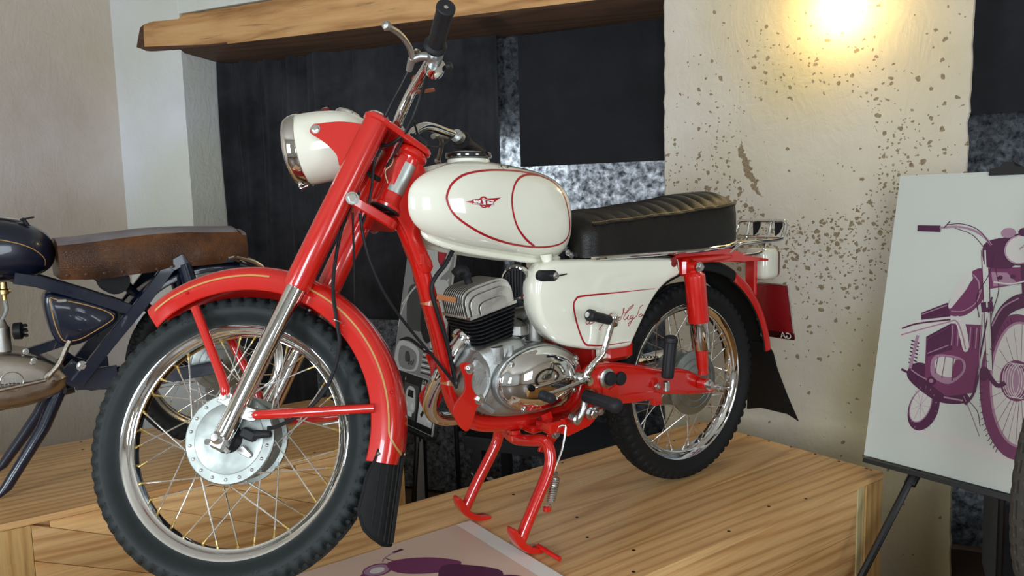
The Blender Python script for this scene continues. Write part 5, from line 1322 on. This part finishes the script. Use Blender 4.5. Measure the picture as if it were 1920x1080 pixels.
# tool box
TB = [(1.568, .590), (1.552, .614), (1.530, .608), (1.470, .590), (1.400, .560), (1.366, .530), (1.372, .500), (1.410, .476), (1.468, .446), (1.510, .440), (1.542, .455), (1.560, .510)]
TB = [(p.x, p.y) for p in catmull([V((a, b, 0)) for a, b in TB], 4, True)]
mb = MB(); mb.prism(TB, bY(.045), [(.004, -.06), (0, -.05), (0, .050), (.004, .058), (.014, .063)]); tb = bp('tool_box', mb, BLUE, smooth=45)
ribbon('gold_pinstripe', inset(TB, .016)[::4], .0028, lambda x, z: V((x, YB + .1090, z)), GOLD, tb, True, k=4)
mb = MB(); mb.prism(hull([(1.528, .587, .006), (1.512, .587, .006)]), bY(.108), [(0, 0), (0, .006), (.002, .008)]); mb.build('tool_box_latch', ALUD, tb)
mb = MB(); mb.lathe([(.045, -.05), (.045, .05)], (1.36, YB + .02, .635), (0, 1, 0), 22); bp('battery_cover', mb, FINBLK)
for s in (1,):
    mb = MB(); mb.tube([V((1.335, YB - .03, .640)), V((1.235, YB - .03, .500))], .016, 10); bp('frame_bar', mb, BLUE)
cable('wire', [(1.42, YB + .04, .645), (1.40, YB + .05, .632), (1.36, YB + .05, .638)], .002, parent=OLD)
# engine
EC = [(1.515, .335), (1.530, .365), (1.56, .395), (1.62, .425), (1.70, .442), (1.80, .438), (1.88, .410), (1.905, .36), (1.88, .31), (1.80, .278), (1.70, .262), (1.62, .266), (1.55, .290)]
EC = [(p.x, p.y) for p in catmull([V((a, b, 0)) for a, b in EC], 5, True)]
OLDALU = metal('oiled_aluminium', (.40, .36, .31, 1), .36, .2, 140)
mb = MB(); mb.prism(EC, bY(0), [(.01, -.09), (0, -.08), (0, .085), (.004, .098), (.012, .108), (.028, .117), (.046, .121)]); eng = bp('engine_cover', mb, OLDALU, smooth=50)
mb = MB(); c0 = (1.672, .352); mb.tube([V((c0[0] + .030 * math.cos(a), YB + .1215, c0[1] + .030 * math.sin(a))) for a in [2 * PI * i / 32 for i in range(32)]], .0016, 6, closed=True); mb.build('cover_badge', OLDALU, eng)
text_mb('WFM', .030, lambda x, y, h: V((c0[0] - x * .72, YB + .1218, c0[1] + y * 1.2))).build('badge_lettering', ALU, eng, smooth=0)
bolt('cover_screw', (1.610, YB + .112, .408), (0, 1, 0), .007, .012, eng); bolt('cover_screw', (1.628, YB + .09, .436), (0, 1, 0), .007, .010, eng)
mb = MB(); mb.tube(catmull([V((1.580, YB + .128, .350)), V((1.572, YB + .132, .362)), V((1.545, YB + .135, .392)), V((1.522, YB + .138, .440)), V((1.510, YB + .140, .462))], 4), [.010] * 5 + [.008] * 12, 10); mb.lathe([(.014, -.01), (.014, .010)], (1.580, YB + .122, .346), (0, 1, 0), 14); bp('kickstart_lever', mb, OLDALU)
mb = MB(); mb.tube([V((1.585, YB + .135, .345)), V((1.66, YB + .14, .338)), V((1.74, YB + .14, .330))], .006, 8); bp('gear_lever', mb, OLDALU)
mb = MB(); mb.lathe([(.022, 0), (.022, .075), (.016, .082), (.010, .10)], (1.683, YB + .06, .440), (0, 0, 1), 18); bp('carburettor', mb, ALUD)
mb = MB(); mb.lathe([(.012, -.012), (.026, -.010), (.027, .010), (.020, .014)], (1.642, YB + .07, .500), (-1, .25, 0), 24); af = bp('air_filter', mb, FINBLK)
for i in range(6):
    a = 2 * PI * i / 6; mb = MB(); mb.bbox((1.622, YB + .075 + .018 * math.cos(a), .500 + .018 * math.sin(a)), (.012, .008, .008), .002); mb.build('filter_tooth', FINBLK, af)
mb = MB(); mb.lathe([(.010, 0), (.010, -.02), (.014, -.024), (.014, -.036), (.007, -.04), (.007, -.055)], (1.668, YB + .07, .655), (0, 0, 1), 14); mb.tube([V((1.685, YB + .07, .628)), V((1.650, YB + .07, .628))], .006, 10); bp('fuel_tap', mb, BRASS)
cable('fuel_hose', [(1.668, YB + .07, .605), (1.666, YB + .07, .570), (1.676, YB + .07, .548), (1.684, YB + .065, .535)], .006, flatcol('clear_hose', rgb(150, 150, 145), .2), parent=OLD)
cable('throttle_cable', [(1.72, YB + .07, .62), (1.695, YB + .08, .58), (1.692, YB + .08, .55), (1.70, YB + .06, .53)], .003, parent=OLD)
for i in range(7):
    o_ = rrect(.060, .055, .02); mb = MB(); mb.prism(o_, lambda u, v, h: V((1.765 + u, YB + v, .455 + .022 * i + h)), [(0, 0), (0, .004)]); bp('cylinder_fin', mb, ALUD)
mb = MB(); mb.lathe([(.040, 0), (.040, .15)], (1.765, YB, .44), (0, 0, 1), 20); bp('cylinder', mb, ALUD)
# stand
for s in (1, -1):
    mb = MB(); mb.tube([V((1.545, YB + s * .07, .300)), V((1.600, YB + s * .10, .190)), V((1.712, YB + s * .135, .030)), V((1.735, YB + s * .138, .008))], [.022, .020, .016, .008], 12); bp('stand_leg', mb, BLUE)
mb = MB(); mb.lathe([(.018, -.09), (.018, .09)], (1.545, YB, .300), (0, 1, 0), 14); bp('stand_pivot', mb, BLUE)
for s in (1, -1):
    mb = MB(); mb.tube(catmull([V((1.005, YB + s * .112, .690)), V((.97, YB + s * .110, .692)), V((.90, YB + s * .105, .665)), V((.84, YB + s * .10, .600))], 5), .009, 10); bp('fender_stay', mb, OLDRIM)

# ================================================================== posters, easels
def frame_of(o, u, v):
    o, u, v = V(o), V(u).normalized(), V(v).normalized(); nrm = u.cross(v)
    return lambda a, b, h: o + u * a + v * b + nrm * h
class Print:
    """flat printing on a board: shapes collected per ink"""
    def __init__(s, fr, parent): s.fr, s.parent, s.inks, s.lv = fr, parent, {}, 0
    def poly(s, P, ink):
        mb, _ = s.inks.setdefault(ink.name, (MB(), ink)); s.lv += 1; h = .0003 + s.lv * .000022
        b = len(mb.v); mb.v += [s.fr(a, c, h) for a, c in P]; mb.f.append(list(range(b, b + len(P)))); mb.mi.append(0)
    def smooth(s, P, ink, k=4): s.poly([(p.x, p.y) for p in catmull([V((a, b, 0)) for a, b in P], k, True)], ink)
    def line(s, P, w, ink, k=5):
        P = catmull([V((a, b, 0)) for a, b in P], k) if k > 1 else [V((a, b, 0)) for a, b in P]; L, R = [], []
        for i, p in enumerate(P):
            d = P[min(i + 1, len(P) - 1)] - P[max(i - 1, 0)]; d = V((-d.y, d.x, 0)).normalized() * w / 2; L.append((p + d)[:2]); R.append((p - d)[:2])
        mb, _ = s.inks.setdefault(ink.name, (MB(), ink)); s.lv += 1; h = .0003 + s.lv * .000022; b = len(mb.v); n = len(P)
        mb.v += [s.fr(a[0], a[1], h) for a in L] + [s.fr(a[0], a[1], h) for a in R]
        for i in range(n - 1): mb.f.append([b + i, b + i + 1, b + n + i + 1, b + n + i]); mb.mi.append(0)
    def ell(s, c, a, b, ink, t=0, n=40):
        P = []
        for i in range(n):
            q = 2 * PI * i / n; x, y = a * math.cos(q), b * math.sin(q); P.append((c[0] + x * math.cos(t) - y * math.sin(t), c[1] + x * math.sin(t) + y * math.cos(t)))
        s.poly(P, ink)
    def ring(s, c, a, b, w, ink, t=0, n=48):
        P = []
        for i in range(n + 1):
            q = 2 * PI * i / n; x, y = a * math.cos(q), b * math.sin(q); P.append((c[0] + x * math.cos(t) - y * math.sin(t), c[1] + x * math.sin(t) + y * math.cos(t)))
        s.line(P, w, ink, 1)
    def done(s):
        for nm, (mb, ink) in s.inks.items(): mb.build('printed_picture', ink, s.parent, smooth=0)['kind'] = 'stuff'
def board(name, fr, w, h, th, mat, label, cat, base):
    root = empty(name, base); tag(root, label, cat)
    mb = MB(); mb.prism([(0, 0), (w, 0), (w, h), (0, h)], fr, [(.0005, -th), (0, -th + .0005), (0, -.0005), (.0005, 0)]); mb.build('board', mat, root, smooth=0)
    return root
def easel(base, fr, w, h, label, splay=.10):
    root = empty('easel', base); tag(root, label, 'easel')
    def bar_(name, a, b, r=.011):
        mb = MB(); mb.tube([a, b], r, 8); return mb.build(name, BLACKMET, root)
    mid = w / 2
    lp = lambda a, b, hh: fr(a, b, hh)
    mb = MB(); mb.prism([(.01, -.018), (w - .01, -.018), (w - .01, -.004), (.01, -.004)], fr, [(.001, -.03), (0, -.028), (0, .022), (.001, .024)]); mb.build('ledge', BLACKMET, root, smooth=20)
    apex = lp(mid, h + .02, -.035)
    for s in (-1, 1):
        a = lp(mid + s * (mid - .15), -.015, -.02); foot = a + (a - apex) * (((a.z - FLOOR_Z - .006) / (apex.z - a.z))) + V((splay, 0, 0)) + V((0, s * .05, 0))
        foot.z = FLOOR_Z + .006
        if s < 0 and splay > .05: foot = V((.05, .394, FLOOR_Z + .006))
        if s > 0 and splay > .05: foot.y -= .05
        bar_('leg', apex, a, .009); bar_('leg', a + V((0, 0, .01)), foot, .0105)
        mb = MB(); mb.lathe([(.016, -.02), (.016, .02)], a + (foot - a).normalized() * .02, foot - a, 10); mb.build('leg_joint', BLACKMET, root)
    rl = lp(mid, -.25, -.30); rl.z = FLOOR_Z + .01; bar_('leg', apex, rl, .0105)
    mb = MB(); mb.prism([(mid - .045, h - .012), (mid + .045, h - .012), (mid + .045, h + .006), (mid + .02, h + .012), (mid + .012, h + .024), (mid - .012, h + .024), (mid - .02, h + .012), (mid - .045, h + .006)], fr, [(.001, -.05), (0, -.048), (0, .010), (.001, .012)]); mb.build('top_clamp', BLACKMET, root, smooth=20)
    return root
# -- right-hand poster
EO_ = (-.45, .336, .056); EV = V((-.167, 0, .858)).normalized()
fr1 = frame_of(EO_, (0, 1, 0), EV)
pb = board('poster_board', fr1, .60, .874, .005, PAPER, 'large pale poster of a purple motorcycle on the right-hand easel', 'poster', (-.45, .636, .05))
P = Print(fr1, pb)
P.smooth([(.12, .105), (.25, .09), (.40, .075), (.50, .08), (.50, .10), (.35, .115), (.2, .118)], PALEMAUVE)
P.ell((.157, .178), .041, .068, PURPLE2, -.25); P.ell((.148, .186), .026, .052, PALEMAUVE, -.25); P.ring((.148, .186), .027, .053, .003, MAUVE, -.25)
for i in range(9): P.line([(.148, .186), (.148 + .025 * math.cos(i * .7), .186 + .05 * math.sin(i * .7))], .0009, MAUVE, 1)
P.smooth([(.105, .295), (.14, .31), (.22, .28), (.275, .235), (.265, .215), (.20, .205), (.14, .23), (.10, .262)], PURPLE2)
P.poly([(.139, .388), (.202, .435), (.285, .44), (.290, .25), (.215, .225), (.150, .262)], PURPLE)
P.poly([(.139, .388), (.202, .435), (.215, .360), (.149, .330)], PURPLE2)
P.smooth([(.163, .325), (.188, .343), (.246, .338), (.254, .300), (.217, .261), (.169, .277)], MAUVE); P.smooth([(.172, .318), (.19, .336), (.232, .330), (.226, .285), (.185, .285)], PALEMAUVE)
for i in range(10): P.line([(.208 + .008 * i, .43), (.211 + .008 * i, .372)], .0028, PURPLE2 if i % 2 else MAUVE, 1)
P.smooth([(.187, .481), (.196, .517), (.212, .560), (.241, .589), (.268, .595), (.280, .530), (.270, .496), (.237, .462), (.199, .458)], PURPLE); P.smooth([(.189, .488), (.200, .531), (.218, .573), (.241, .587), (.236, .547), (.213, .504), (.196, .478)], PALEMAUVE)
P.poly([(.116, .457), (.186, .494), (.199, .455), (.119, .436)], PURPLE2)
P.smooth([(.064, .406), (.103, .430), (.200, .452), (.221, .458), (.240, .440), (.258, .374), (.246, .360), (.230, .400), (.214, .437), (.190, .428), (.107, .392), (.066, .374)], PALEMAUVE)
P.line([(.066, .384), (.107, .402), (.190, .436), (.216, .443), (.236, .408), (.250, .366)], .004, MAUVE); P.line([(.066, .404), (.11, .424), (.2, .446)], .005, PURPLE2)
for i in range(7): P.line([(.098, .372 - .011 * i), (.122, .366 - .011 * i)], .004, PURPLE2, 1)
P.line([(.115, .389), (.105, .288)], .009, MAUVE, 1); P.line([(.080, .282), (.110, .272), (.14, .262)], .007, PURPLE2)
P.line([(.261, .235), (.290, .180), (.313, .133)], .0022, MAUVE); P.line([(.270, .228), (.300, .2), (.312, .16)], .0018, PURPLE2)
P.ell((.385, .285), .088, .195, PURPLE, .10, 60); P.ell((.392, .292), .068, .165, PALEMAUVE, .10, 60); P.ring((.392, .292), .068, .165, .006, MAUVE, .10, 60)
for i in range(22):
    a = i * 2 * PI / 22; P.line([(.395, .295), (.392 + .067 * math.cos(a + .3), .292 + .163 * math.sin(a + .3))], .0011, PURPLE if i % 3 else MAUVE, 1)
P.smooth([(.300, .36), (.306, .44), (.328, .502), (.372, .536), (.43, .52), (.46, .46), (.44, .47), (.40, .500), (.350, .478), (.325, .42), (.315, .36)], PURPLE2)
P.ell((.385, .300), .040, .055, PURPLE, .1); P.ell((.380, .300), .028, .040, MAUVE, .1); [P.ring((.372 + .006 * i, .300), .020, .046, .0016, PALEMAUVE, .1) for i in range(5)]
P.poly([(.282, .60), (.40, .61), (.395, .57), (.285, .54)], PURPLE); P.poly([(.29, .59), (.33, .59), (.36, .56), (.30, .55)], MAUVE)
P.line([(.265, .655), (.317, .318)], .017, PALEMAUVE, 1); P.line([(.258, .650), (.310, .318)], .0022, PURPLE2, 1); P.line([(.274, .655), (.325, .320)], .0022, PURPLE2, 1); P.line([(.288, .505), (.294, .478)], .030, PURPLE2, 1)
P.line([(.365, .62), (.385, .50)], .014, PURPLE2, 1); P.line([(.285, .26), (.292, .40), (.30, .52)], .004, PURPLE2)
P.ell((.305, .305), .014, .02, PURPLE2); P.line([(.312, .31), (.34, .28), (.36, .29)], .012, PURPLE2)
P.smooth([(.262, .665), (.30, .685), (.34, .68), (.345, .61), (.30, .60), (.27, .61)], PURPLE2)
P.ell((.352, .655), .042, .044, PURPLE2); P.ell((.354, .655), .038, .040, PALEMAUVE); P.ring((.354, .655), .036, .038, .0025, MAUVE); P.smooth([(.345, .672), (.37, .68), (.365, .65), (.35, .645)], PAPER)
P.ell((.320, .700), .018, .014, MAUVE); P.ell((.36, .703), .016, .012, PURPLE2)
P.poly([(.073, .720), (.140, .719), (.142, .700), (.075, .702)], PURPLE2); P.line([(.138, .712), (.184, .716), (.225, .708), (.258, .690), (.282, .665)], .006, MAUVE); P.line([(.158, .722), (.20, .724), (.245, .706), (.285, .66)], .0022, PURPLE2); P.line([(.18, .712), (.228, .694), (.262, .66)], .0018, PURPLE2); P.line([(.15, .712), (.165, .733)], .003, PURPLE2, 1)
P.line([(.352, .655), (.42, .72), (.5, .73)], .005, MAUVE)
# finer passages of the print: highlights, cables, treads, casting edges
for i in range(26):
    q = -1.15 + i * .098; P.line([(.385 + .076 * math.cos(q + 3.1), .285 + .180 * math.sin(q + 3.1)), (.385 + .087 * math.cos(q + 3.1), .285 + .194 * math.sin(q + 3.1))], .0016, PURPLE2, 1)
for i in range(16):
    q = i * .39; P.line([(.157 + .034 * math.cos(q), .178 + .060 * math.sin(q)), (.157 + .040 * math.cos(q), .178 + .067 * math.sin(q))], .0014, MAUVE, 1)
P.line([(.200, .470), (.232, .474), (.262, .500), (.272, .54)], .003, MAUVE); P.line([(.245, .580), (.262, .560), (.268, .53)], .004, MAUVE); P.smooth([(.226, .556), (.240, .576), (.246, .568), (.234, .548)], PAPER)
P.line([(.120, .452), (.186, .486)], .003, MAUVE); P.line([(.150, .340), (.205, .372)], .003, MAUVE); P.line([(.142, .380), (.200, .424)], .002, PURPLE)
P.line([(.180, .335), (.178, .285)], .0018, PURPLE); P.line([(.200, .338), (.198, .275)], .0014, PURPLE); P.line([(.222, .338), (.226, .272)], .0022, PURPLE2); P.smooth([(.228, .330), (.246, .330), (.248, .302), (.226, .280)], PURPLE)
P.line([(.268, .65), (.292, .49)], .004, PAPER, 1); P.line([(.296, .475), (.318, .322)], .004, PAPER, 1)
P.line([(.290, .640), (.285, .58), (.262, .52), (.275, .46)], .0022, PURPLE2); P.line([(.300, .60), (.315, .54), (.305, .46), (.316, .40)], .0018, PURPLE2); P.line([(.282, .47), (.288, .36), (.30, .26)], .0022, MAUVE)
P.line([(.310, .44), (.330, .492), (.366, .522)], .004, MAUVE); P.line([(.268, .212), (.285, .245), (.292, .30)], .006, PURPLE2); P.line([(.21, .222), (.262, .222)], .005, MAUVE)
P.line([(.110, .285), (.135, .272), (.165, .262)], .004, MAUVE); P.ell((.122, .262), .008, .010, PURPLE2); P.ell((.170, .262), .012, .012, PURPLE2); P.ell((.170, .262), .006, .006, MAUVE)
for i in range(6): P.line([(.340 + .004 * i, .672 - .006 * i), (.368 + .002 * i, .668 - .007 * i)], .0012, PALEMAUVE, 1)
P.line([(.30, .562), (.345, .560), (.39, .575)], .004, PALEMAUVE); P.ell((.315, .575), .006, .006, PURPLE2); P.ell((.345, .580), .006, .006, PURPLE2)
P.done()
easel((-.45, .636, FLOOR_Z), fr1, .60, .874, 'black folding easel holding the poster of the purple motorcycle')
# -- black and white poster behind the engine
EO2 = (.300, -1.452, -.066); EV2 = V((-.167, 0, .858)).normalized(); fr2 = frame_of(EO2, (0, 1, 0), EV2)
pb = board('poster_board', fr2, .408, .93, .005, flatcol('grey_poster_paper', rgb(150, 150, 146), .5, .2), 'black and white motorcycle poster with a red shield behind the engine', 'poster', (.30, -1.25, -.066))
P = Print(fr2, pb); bw, bh = .408, .93
P.poly([(.0, .22), (bw - .004, .22), (bw - .004, bh), (.0, bh)], G2)
P.smooth([(.02, .90), (.12, .88), (.22, .90), (.34, .86), (.38, .70), (.30, .62), (.36, .50), (.34, .40), (.26, .5), (.2, .62), (.1, .7), (.03, .72)], G1); P.smooth([(.25, .6), (.38, .62), (.39, .40), (.3, .35), (.28, .48)], G1)
P.smooth([(.10, .74), (.13, .80), (.16, .79), (.18, .70), (.16, .62), (.10, .60), (.07, .66)], G3); [P.line([(.09 + .004 * i, .76 - .018 * i), (.17 + .002 * i, .77 - .018 * i)], .006, G1 if i % 2 else G4) for i in range(7)]
P.ell((.16, .61), .05, .045, G1); P.ell((.17, .60), .035, .03, PAPER)
P.smooth([(.05, .56), (.10, .60), (.2, .58), (.28, .50), (.26, .42), (.16, .40), (.08, .42)], G3); P.smooth([(.20, .54), (.30, .50), (.33, .42), (.27, .36), (.20, .42)], G4); P.ell((.255, .49), .038, .045, G1); P.ell((.255, .49), .024, .03, G3)
P.line([(.01, .50), (.10, .58), (.2, .62), (.33, .60), (.38, .64)], .010, G1); P.line([(.03, .34), (.12, .36), (.28, .33), (.38, .36)], .016, G4); P.line([(.0, .40), (.02, .48), (.06, .54)], .008, G1)
P.smooth([(.03, .34), (.20, .33), (.22, .25), (.16, .225), (.02, .225)], G1); P.smooth([(.05, .32), (.19, .31), (.19, .24), (.06, .235)], G2)
for i in range(10): P.line([(.25, .235 + .011 * i), (.345, .238 + .011 * i)], .005, PAPER if i % 2 else G4, 1)
P.smooth([(.10, .30), (.13, .305), (.15, .27), (.11, .262)], G3)
text_mb('pol', .040, lambda x, y, h: fr2(.16 + x, .265 + y, .0024)).build('poster_lettering', G4, pb, smooth=0)
P.poly([(.0, .004), (bw - .004, .004), (bw - .004, .215), (.0, .215)], G4)
P.poly([(.13, .03), (.255, .03), (.255, .175), (.13, .175)], G3); P.smooth([(.15, .06), (.235, .06), (.24, .11), (.22, .16), (.165, .16), (.145, .11)], G1); P.poly([(.165, .12), (.22, .12), (.215, .15), (.17, .15)], G4); P.ell((.165, .085), .012, .014, PAPER); P.ell((.22, .085), .012, .014, PAPER); P.poly([(.16, .04), (.225, .04), (.225, .06), (.16, .06)], PAPER)
P.poly([(.275, .03), (.395, .03), (.395, .19), (.275, .19)], G1); P.smooth([(.29, .18), (.33, .17), (.38, .07), (.36, .05), (.32, .10), (.285, .14)], PAPER); P.line([(.30, .06), (.38, .17)], .018, G4, 1)
for k, (tx, tz, sz, tt) in enumerate(((.135, .19, .022, '6'), (.295, .20, .024, '6-9'))):
    text_mb(tt, sz, lambda x, y, h: fr2(tx + x, tz + y, .0026)).build('poster_lettering', PAPER, pb, smooth=0)
sh = [(.262, .800), (.262, .760), (.275, .715), (.300, .690), (.325, .715), (.338, .760), (.338, .800)]
P.poly([(a + (a - .30) * .12, b + (b - .75) * .10) for a, b in sh], G4); P.poly(sh, SHIELD); P.poly([(.258, .800), (.342, .800), (.342, .766), (.258, .766)], SHIELD)
text_mb('WSK', .030, lambda x, y, h: fr2(.300 + x * 1.05, .783 + y, .0030)).build('poster_lettering', PAPER, pb, smooth=0)
P.poly([(bw - .004, 0), (bw, 0), (bw, bh), (bw - .004, bh)], PAPER)
P.done()
easel((.30, -1.25, FLOOR_Z), fr2, .408, .93, 'black folding easel holding the black and white poster', -.01)
# -- poster lying on the podium
fr3 = frame_of((1.42, -.129, .0056), (-1, 0, 0), (0, -1, 0))
pb = empty('poster_board', (1.06, .1, .0)); tag(pb, 'pinkish poster board lying flat on the podium under the front wheel', 'poster')
mb = MB(); mb.prism([(.702, -.129), (1.42, -.129), (1.42, .330), (.702, .330)], lambda u, v, h: V((u, v, h)), [(.0005, .0003), (0, .0008), (0, .0052), (.0005, .0056)]); mb.build('board', PAPERPINK, pb, smooth=0)
P = Print(lambda a, b, h: V((a, b, .0056 + h)), pb)
P.poly([(.704, -.127), (.748, -.127), (.748, .328), (.704, .328)], PAPERWHITE)
P.line([(.929, -.089), (.958, -.086)], .010, PURPLE2, 1); P.line([(.955, -.086), (.985, -.074), (1.000, -.058)], .004, MAUVE); P.line([(.985, -.070), (.975, -.045)], .003, PURPLE2, 1)
P.ell((1.026, -.030), .036, .030, PURPLE); P.ell((1.028, -.030), .031, .025, MAUVE); P.ell((1.028, -.028), .018, .014, PALEMAUVE)
P.smooth([(.995, -.045), (.95, -.040), (.89, .0), (.85, .06), (.90, .08), (.97, .04), (1.0, .0)], PURPLE); P.smooth([(.90, .05), (.84, .09), (.80, .16), (.86, .2), (.95, .15)], PURPLE2); P.line([(1.06, -.03), (1.12, .03), (1.13, .12)], .012, PURPLE)
P.ell((1.10, .16), .09, .08, PURPLE2); P.ell((1.10, .16), .07, .06, PALEMAUVE); P.ell((.86, .24), .09, .08, PURPLE2); P.ell((.86, .24), .07, .06, PALEMAUVE)
P.done()

# ================================================================== things in the background
tb = empty('table', tuple(rp(.75, -.58, FLOOR_Z))); tag(tb, 'low black table in front of the window niche, behind the engine', 'table')
mb = MB(); rbox(mb, .34, .98, -.78, -.42, -.150, -.095); mb.build('table_top', BLACKTABLE, tb, smooth=0)
for t, d in ((.38, -.74), (.93, -.74), (.38, -.46), (.93, -.46)):
    mb = MB(); rbox(mb, t - .02, t + .02, d - .02, d + .02, FLOOR_Z, -.150); mb.build('leg', BLACKTABLE, tb, smooth=0)
mb = MB(); rbox(mb, .38, .93, -.755, -.745, -.24, -.15); mb.build('apron', BLACKTABLE, tb, smooth=0)
mb = MB(); rbox(mb, .34, .98, -.4195, -.412, -.102, -.095); mb.build('table_edge', flatcol('table_edge_grey', (.02, .02, .022, 1), .3), tb, smooth=0)
# mottled felt hanging below the table and across the gap
def felt(name, t0, t1, z0, z1, d, label):
    return curtain(name, t0, t1, z0, z1, d, .010, 60, MOTTLED2, label, 'cloth', 8)
felt('felt_cloth', 1.28, .30, FLOOR_Z + .02, -.245, -.90, 'mottled dark felt hanging under the low black table')
felt('felt_cloth', 2.15, 1.30, FLOOR_Z + .02, .28, -.98, 'mottled dark felt at the foot of the black curtain')
mb = MB()
pts = [rp(1.06 + .02 * i, -.872 + .004 * (i % 2), -.47 + .012 * math.sin(i * 1.3) + .003 * i) for i in range(7)]
mb.tube(catmull(pts[::-1], 4), [.004] * 12 + [.006] * 8 + [.012] * 5, 8); tag(mb.build('white_tape', flatcol('tape_white', rgb(225, 225, 225), .5), None), 'scrap of white tape on the felt under the table', 'tape')
pn = empty('foam_panel', tuple(rp(1.365, -.70, FLOOR_Z))); tag(pn, 'narrow white panel leaning behind the leg of the rear easel', 'panel')
mb = MB(); rbox(mb, 1.340, 1.388, -.712, -.700, FLOOR_Z + .0005, -.225); mb.build('panel', flatcol('panel_white', rgb(205, 208, 214), .5), pn, smooth=0)
mb = MB(); rbox(mb, 1.334, 1.340, -.716, -.696, FLOOR_Z + .0005, -.22); mb.build('edge_strip', BLACKMET, pn, smooth=0)
bx_ = empty('display_stand', tuple(rp(-1.05, -.62, FLOOR_Z))); tag(bx_, 'black cloth-covered stand behind the easel at the right edge', 'stand')
mb = MB(); mb.prism([(-1.30, FLOOR_Z + .08), (-.955, FLOOR_Z + .08), (-.940, FLOOR_Z + .14), (-.935, -.16), (-1.30, -.10)], lambda u, v, h: rp(u, -.62 + h, v), [(.004, -.16), (0, -.15), (0, .10), (.004, .11)]); mb.build('cover', BLACKCLOTH, bx_, smooth=20)
for t in (-1.24, -1.02):
    mb = MB(); rbox(mb, t - .02, t + .02, -.66, -.60, FLOOR_Z, FLOOR_Z + .10); mb.build('leg', BLACKMET, bx_, smooth=0)

# wall lamp: a bare warm bulb in a small shade high on the pier
lc = rp(-.427, WALL_D + .088, 1.532)
lamp = empty('wall_lamp', tuple(rp(-.427, WALL_D, 1.60))); tag(lamp, 'glowing warm wall lamp high on the pitted pier', 'lamp')
mb = MB(); mb.lathe([(.045, 0), (.045, .010), (.035, .016), (.014, .018), (.012, .040)], rp(-.427, WALL_D + .001, 1.64), WN, 28); mb.build('wall_plate', BRASS, lamp)
mb = MB(); mb.tube(catmull([rp(-.427, WALL_D + .03, 1.64), rp(-.427, WALL_D + .085, 1.655), lc + V((0, 0, .105))], 5), .008, 10); mb.build('arm', BRASS, lamp)
em = bpy.data.materials.new('lamp_glow'); em.use_nodes = True; nt_ = em.node_tree; nt_.nodes.clear()
e_ = nt_.nodes.new('ShaderNodeEmission'); e_.inputs[0].default_value = (1, .74, .38, 1); e_.inputs[1].default_value = 32; oo = nt_.nodes.new('ShaderNodeOutputMaterial'); nt_.links.new(e_.outputs[0], oo.inputs[0])
mb = MB(); mb.lathe([(.014, .095), (.020, .082), (.052, .058), (.070, .025), (.072, -.008), (.060, -.042), (.034, -.064), (.001, -.072)], lc, (0, 0, 1), 28); mb.build('bulb', em, lamp)
mb = MB(); mb.lathe([(.018, .080), (.020, .105), (.012, .11)], lc, (0, 0, 1), 18); mb.build('bulb_holder', BRASS, lamp)

# third machine: only the front tyre reaches into the picture at the right edge
Y3 = 1.046
WR = empty('motorcycle', (-.6, Y3, 0)); tag(WR, 'motorcycle at the right edge, only its aged black front tyre in view', 'motorcycle')
wheel(WR, 'front_', M.Translation((.007, Y3, .305)), TYRE_OLD, 'zig', 'rear', OLDRIM, phase=.04)
wheel(WR, 'rear_', M.Translation((-1.26, Y3, .305)), TYRE_OLD, 'zig', 'rear', OLDRIM, phase=.01)
GREEN = paint('dark_green_paint', rgb(38, 52, 40), .3)
for s in (1, -1):
    mb = MB(); mb.tube([V((.007, Y3 + s * .085, .305)), V((-.33, Y3 + s * .085, .93))], .019, 16); mb.build('fork_leg', GREEN, WR)
    mb = MB(); mb.tube(catmull([V((-1.26, Y3 + s * .09, .305)), V((-.85, Y3 + s * .09, .33)), V((-.78, Y3 + s * .06, .36))], 4), .018, 12); mb.build('swing_arm', GREEN, WR)
    mb = MB(); mb.tube([V((-1.22, Y3 + s * .11, .33)), V((-1.12, Y3 + s * .11, .66))], .022, 14); mb.build('shock_absorber', GREEN, WR)
mb = MB(); mb.tube([V((.007, Y3 - .10, .305)), V((.007, Y3 + .10, .305))], .008, 12); mb.build('front_axle', STEEL, WR)
mb = MB(); mb.tube(catmull([V((-.36, Y3 - .16, 1.02)), V((-.31, Y3 - .08, 1.0)), V((-.30, Y3, .97)), V((-.31, Y3 + .08, 1.0)), V((-.36, Y3 + .16, 1.02))], 5), .011, 12); mb.build('handlebar', CHROME, WR)
mb = MB(); mb.tube(catmull([V((-.32, Y3, .90)), V((-.42, Y3, .62)), V((-.48, Y3, .33)), V((-.58, Y3, .28)), V((-.80, Y3, .30)), V((-.88, Y3, .70))], 6), .020, 14); mb.build('frame', GREEN, WR)
R = []
for i in range(31):
    c = math.cos(PI * i / 30); x = -.60 + .22 * c; F = max(0, 1 - abs(c) ** 3) ** (1 / 3)
    R.append([V((x, Y3 + .11 * F * math.cos(a), .83 + .09 * F * math.sin(a))) for a in [2 * PI * j / 32 for j in range(32)]])
mb = MB(); mb.rings(R); mb.build('fuel_tank', GREEN, WR)
mb = MB(); mb.bbox((-1.08, Y3, .78), (.52, .24, .10), .03); mb.build('seat', SEATBLK, WR)
mb = MB(); mb.bbox((-.66, Y3, .44), (.26, .20, .20), .05); mb.lathe([(.055, .08), (.060, .12), (.060, .24), (.050, .26)], (-.62, Y3, .42), (.1, 0, 1), 20); mb.build('engine', ALUD, WR)
podium('podium', -1.75, .45, .965, 1.60, 'pine podium at the right edge under the aged tyre')
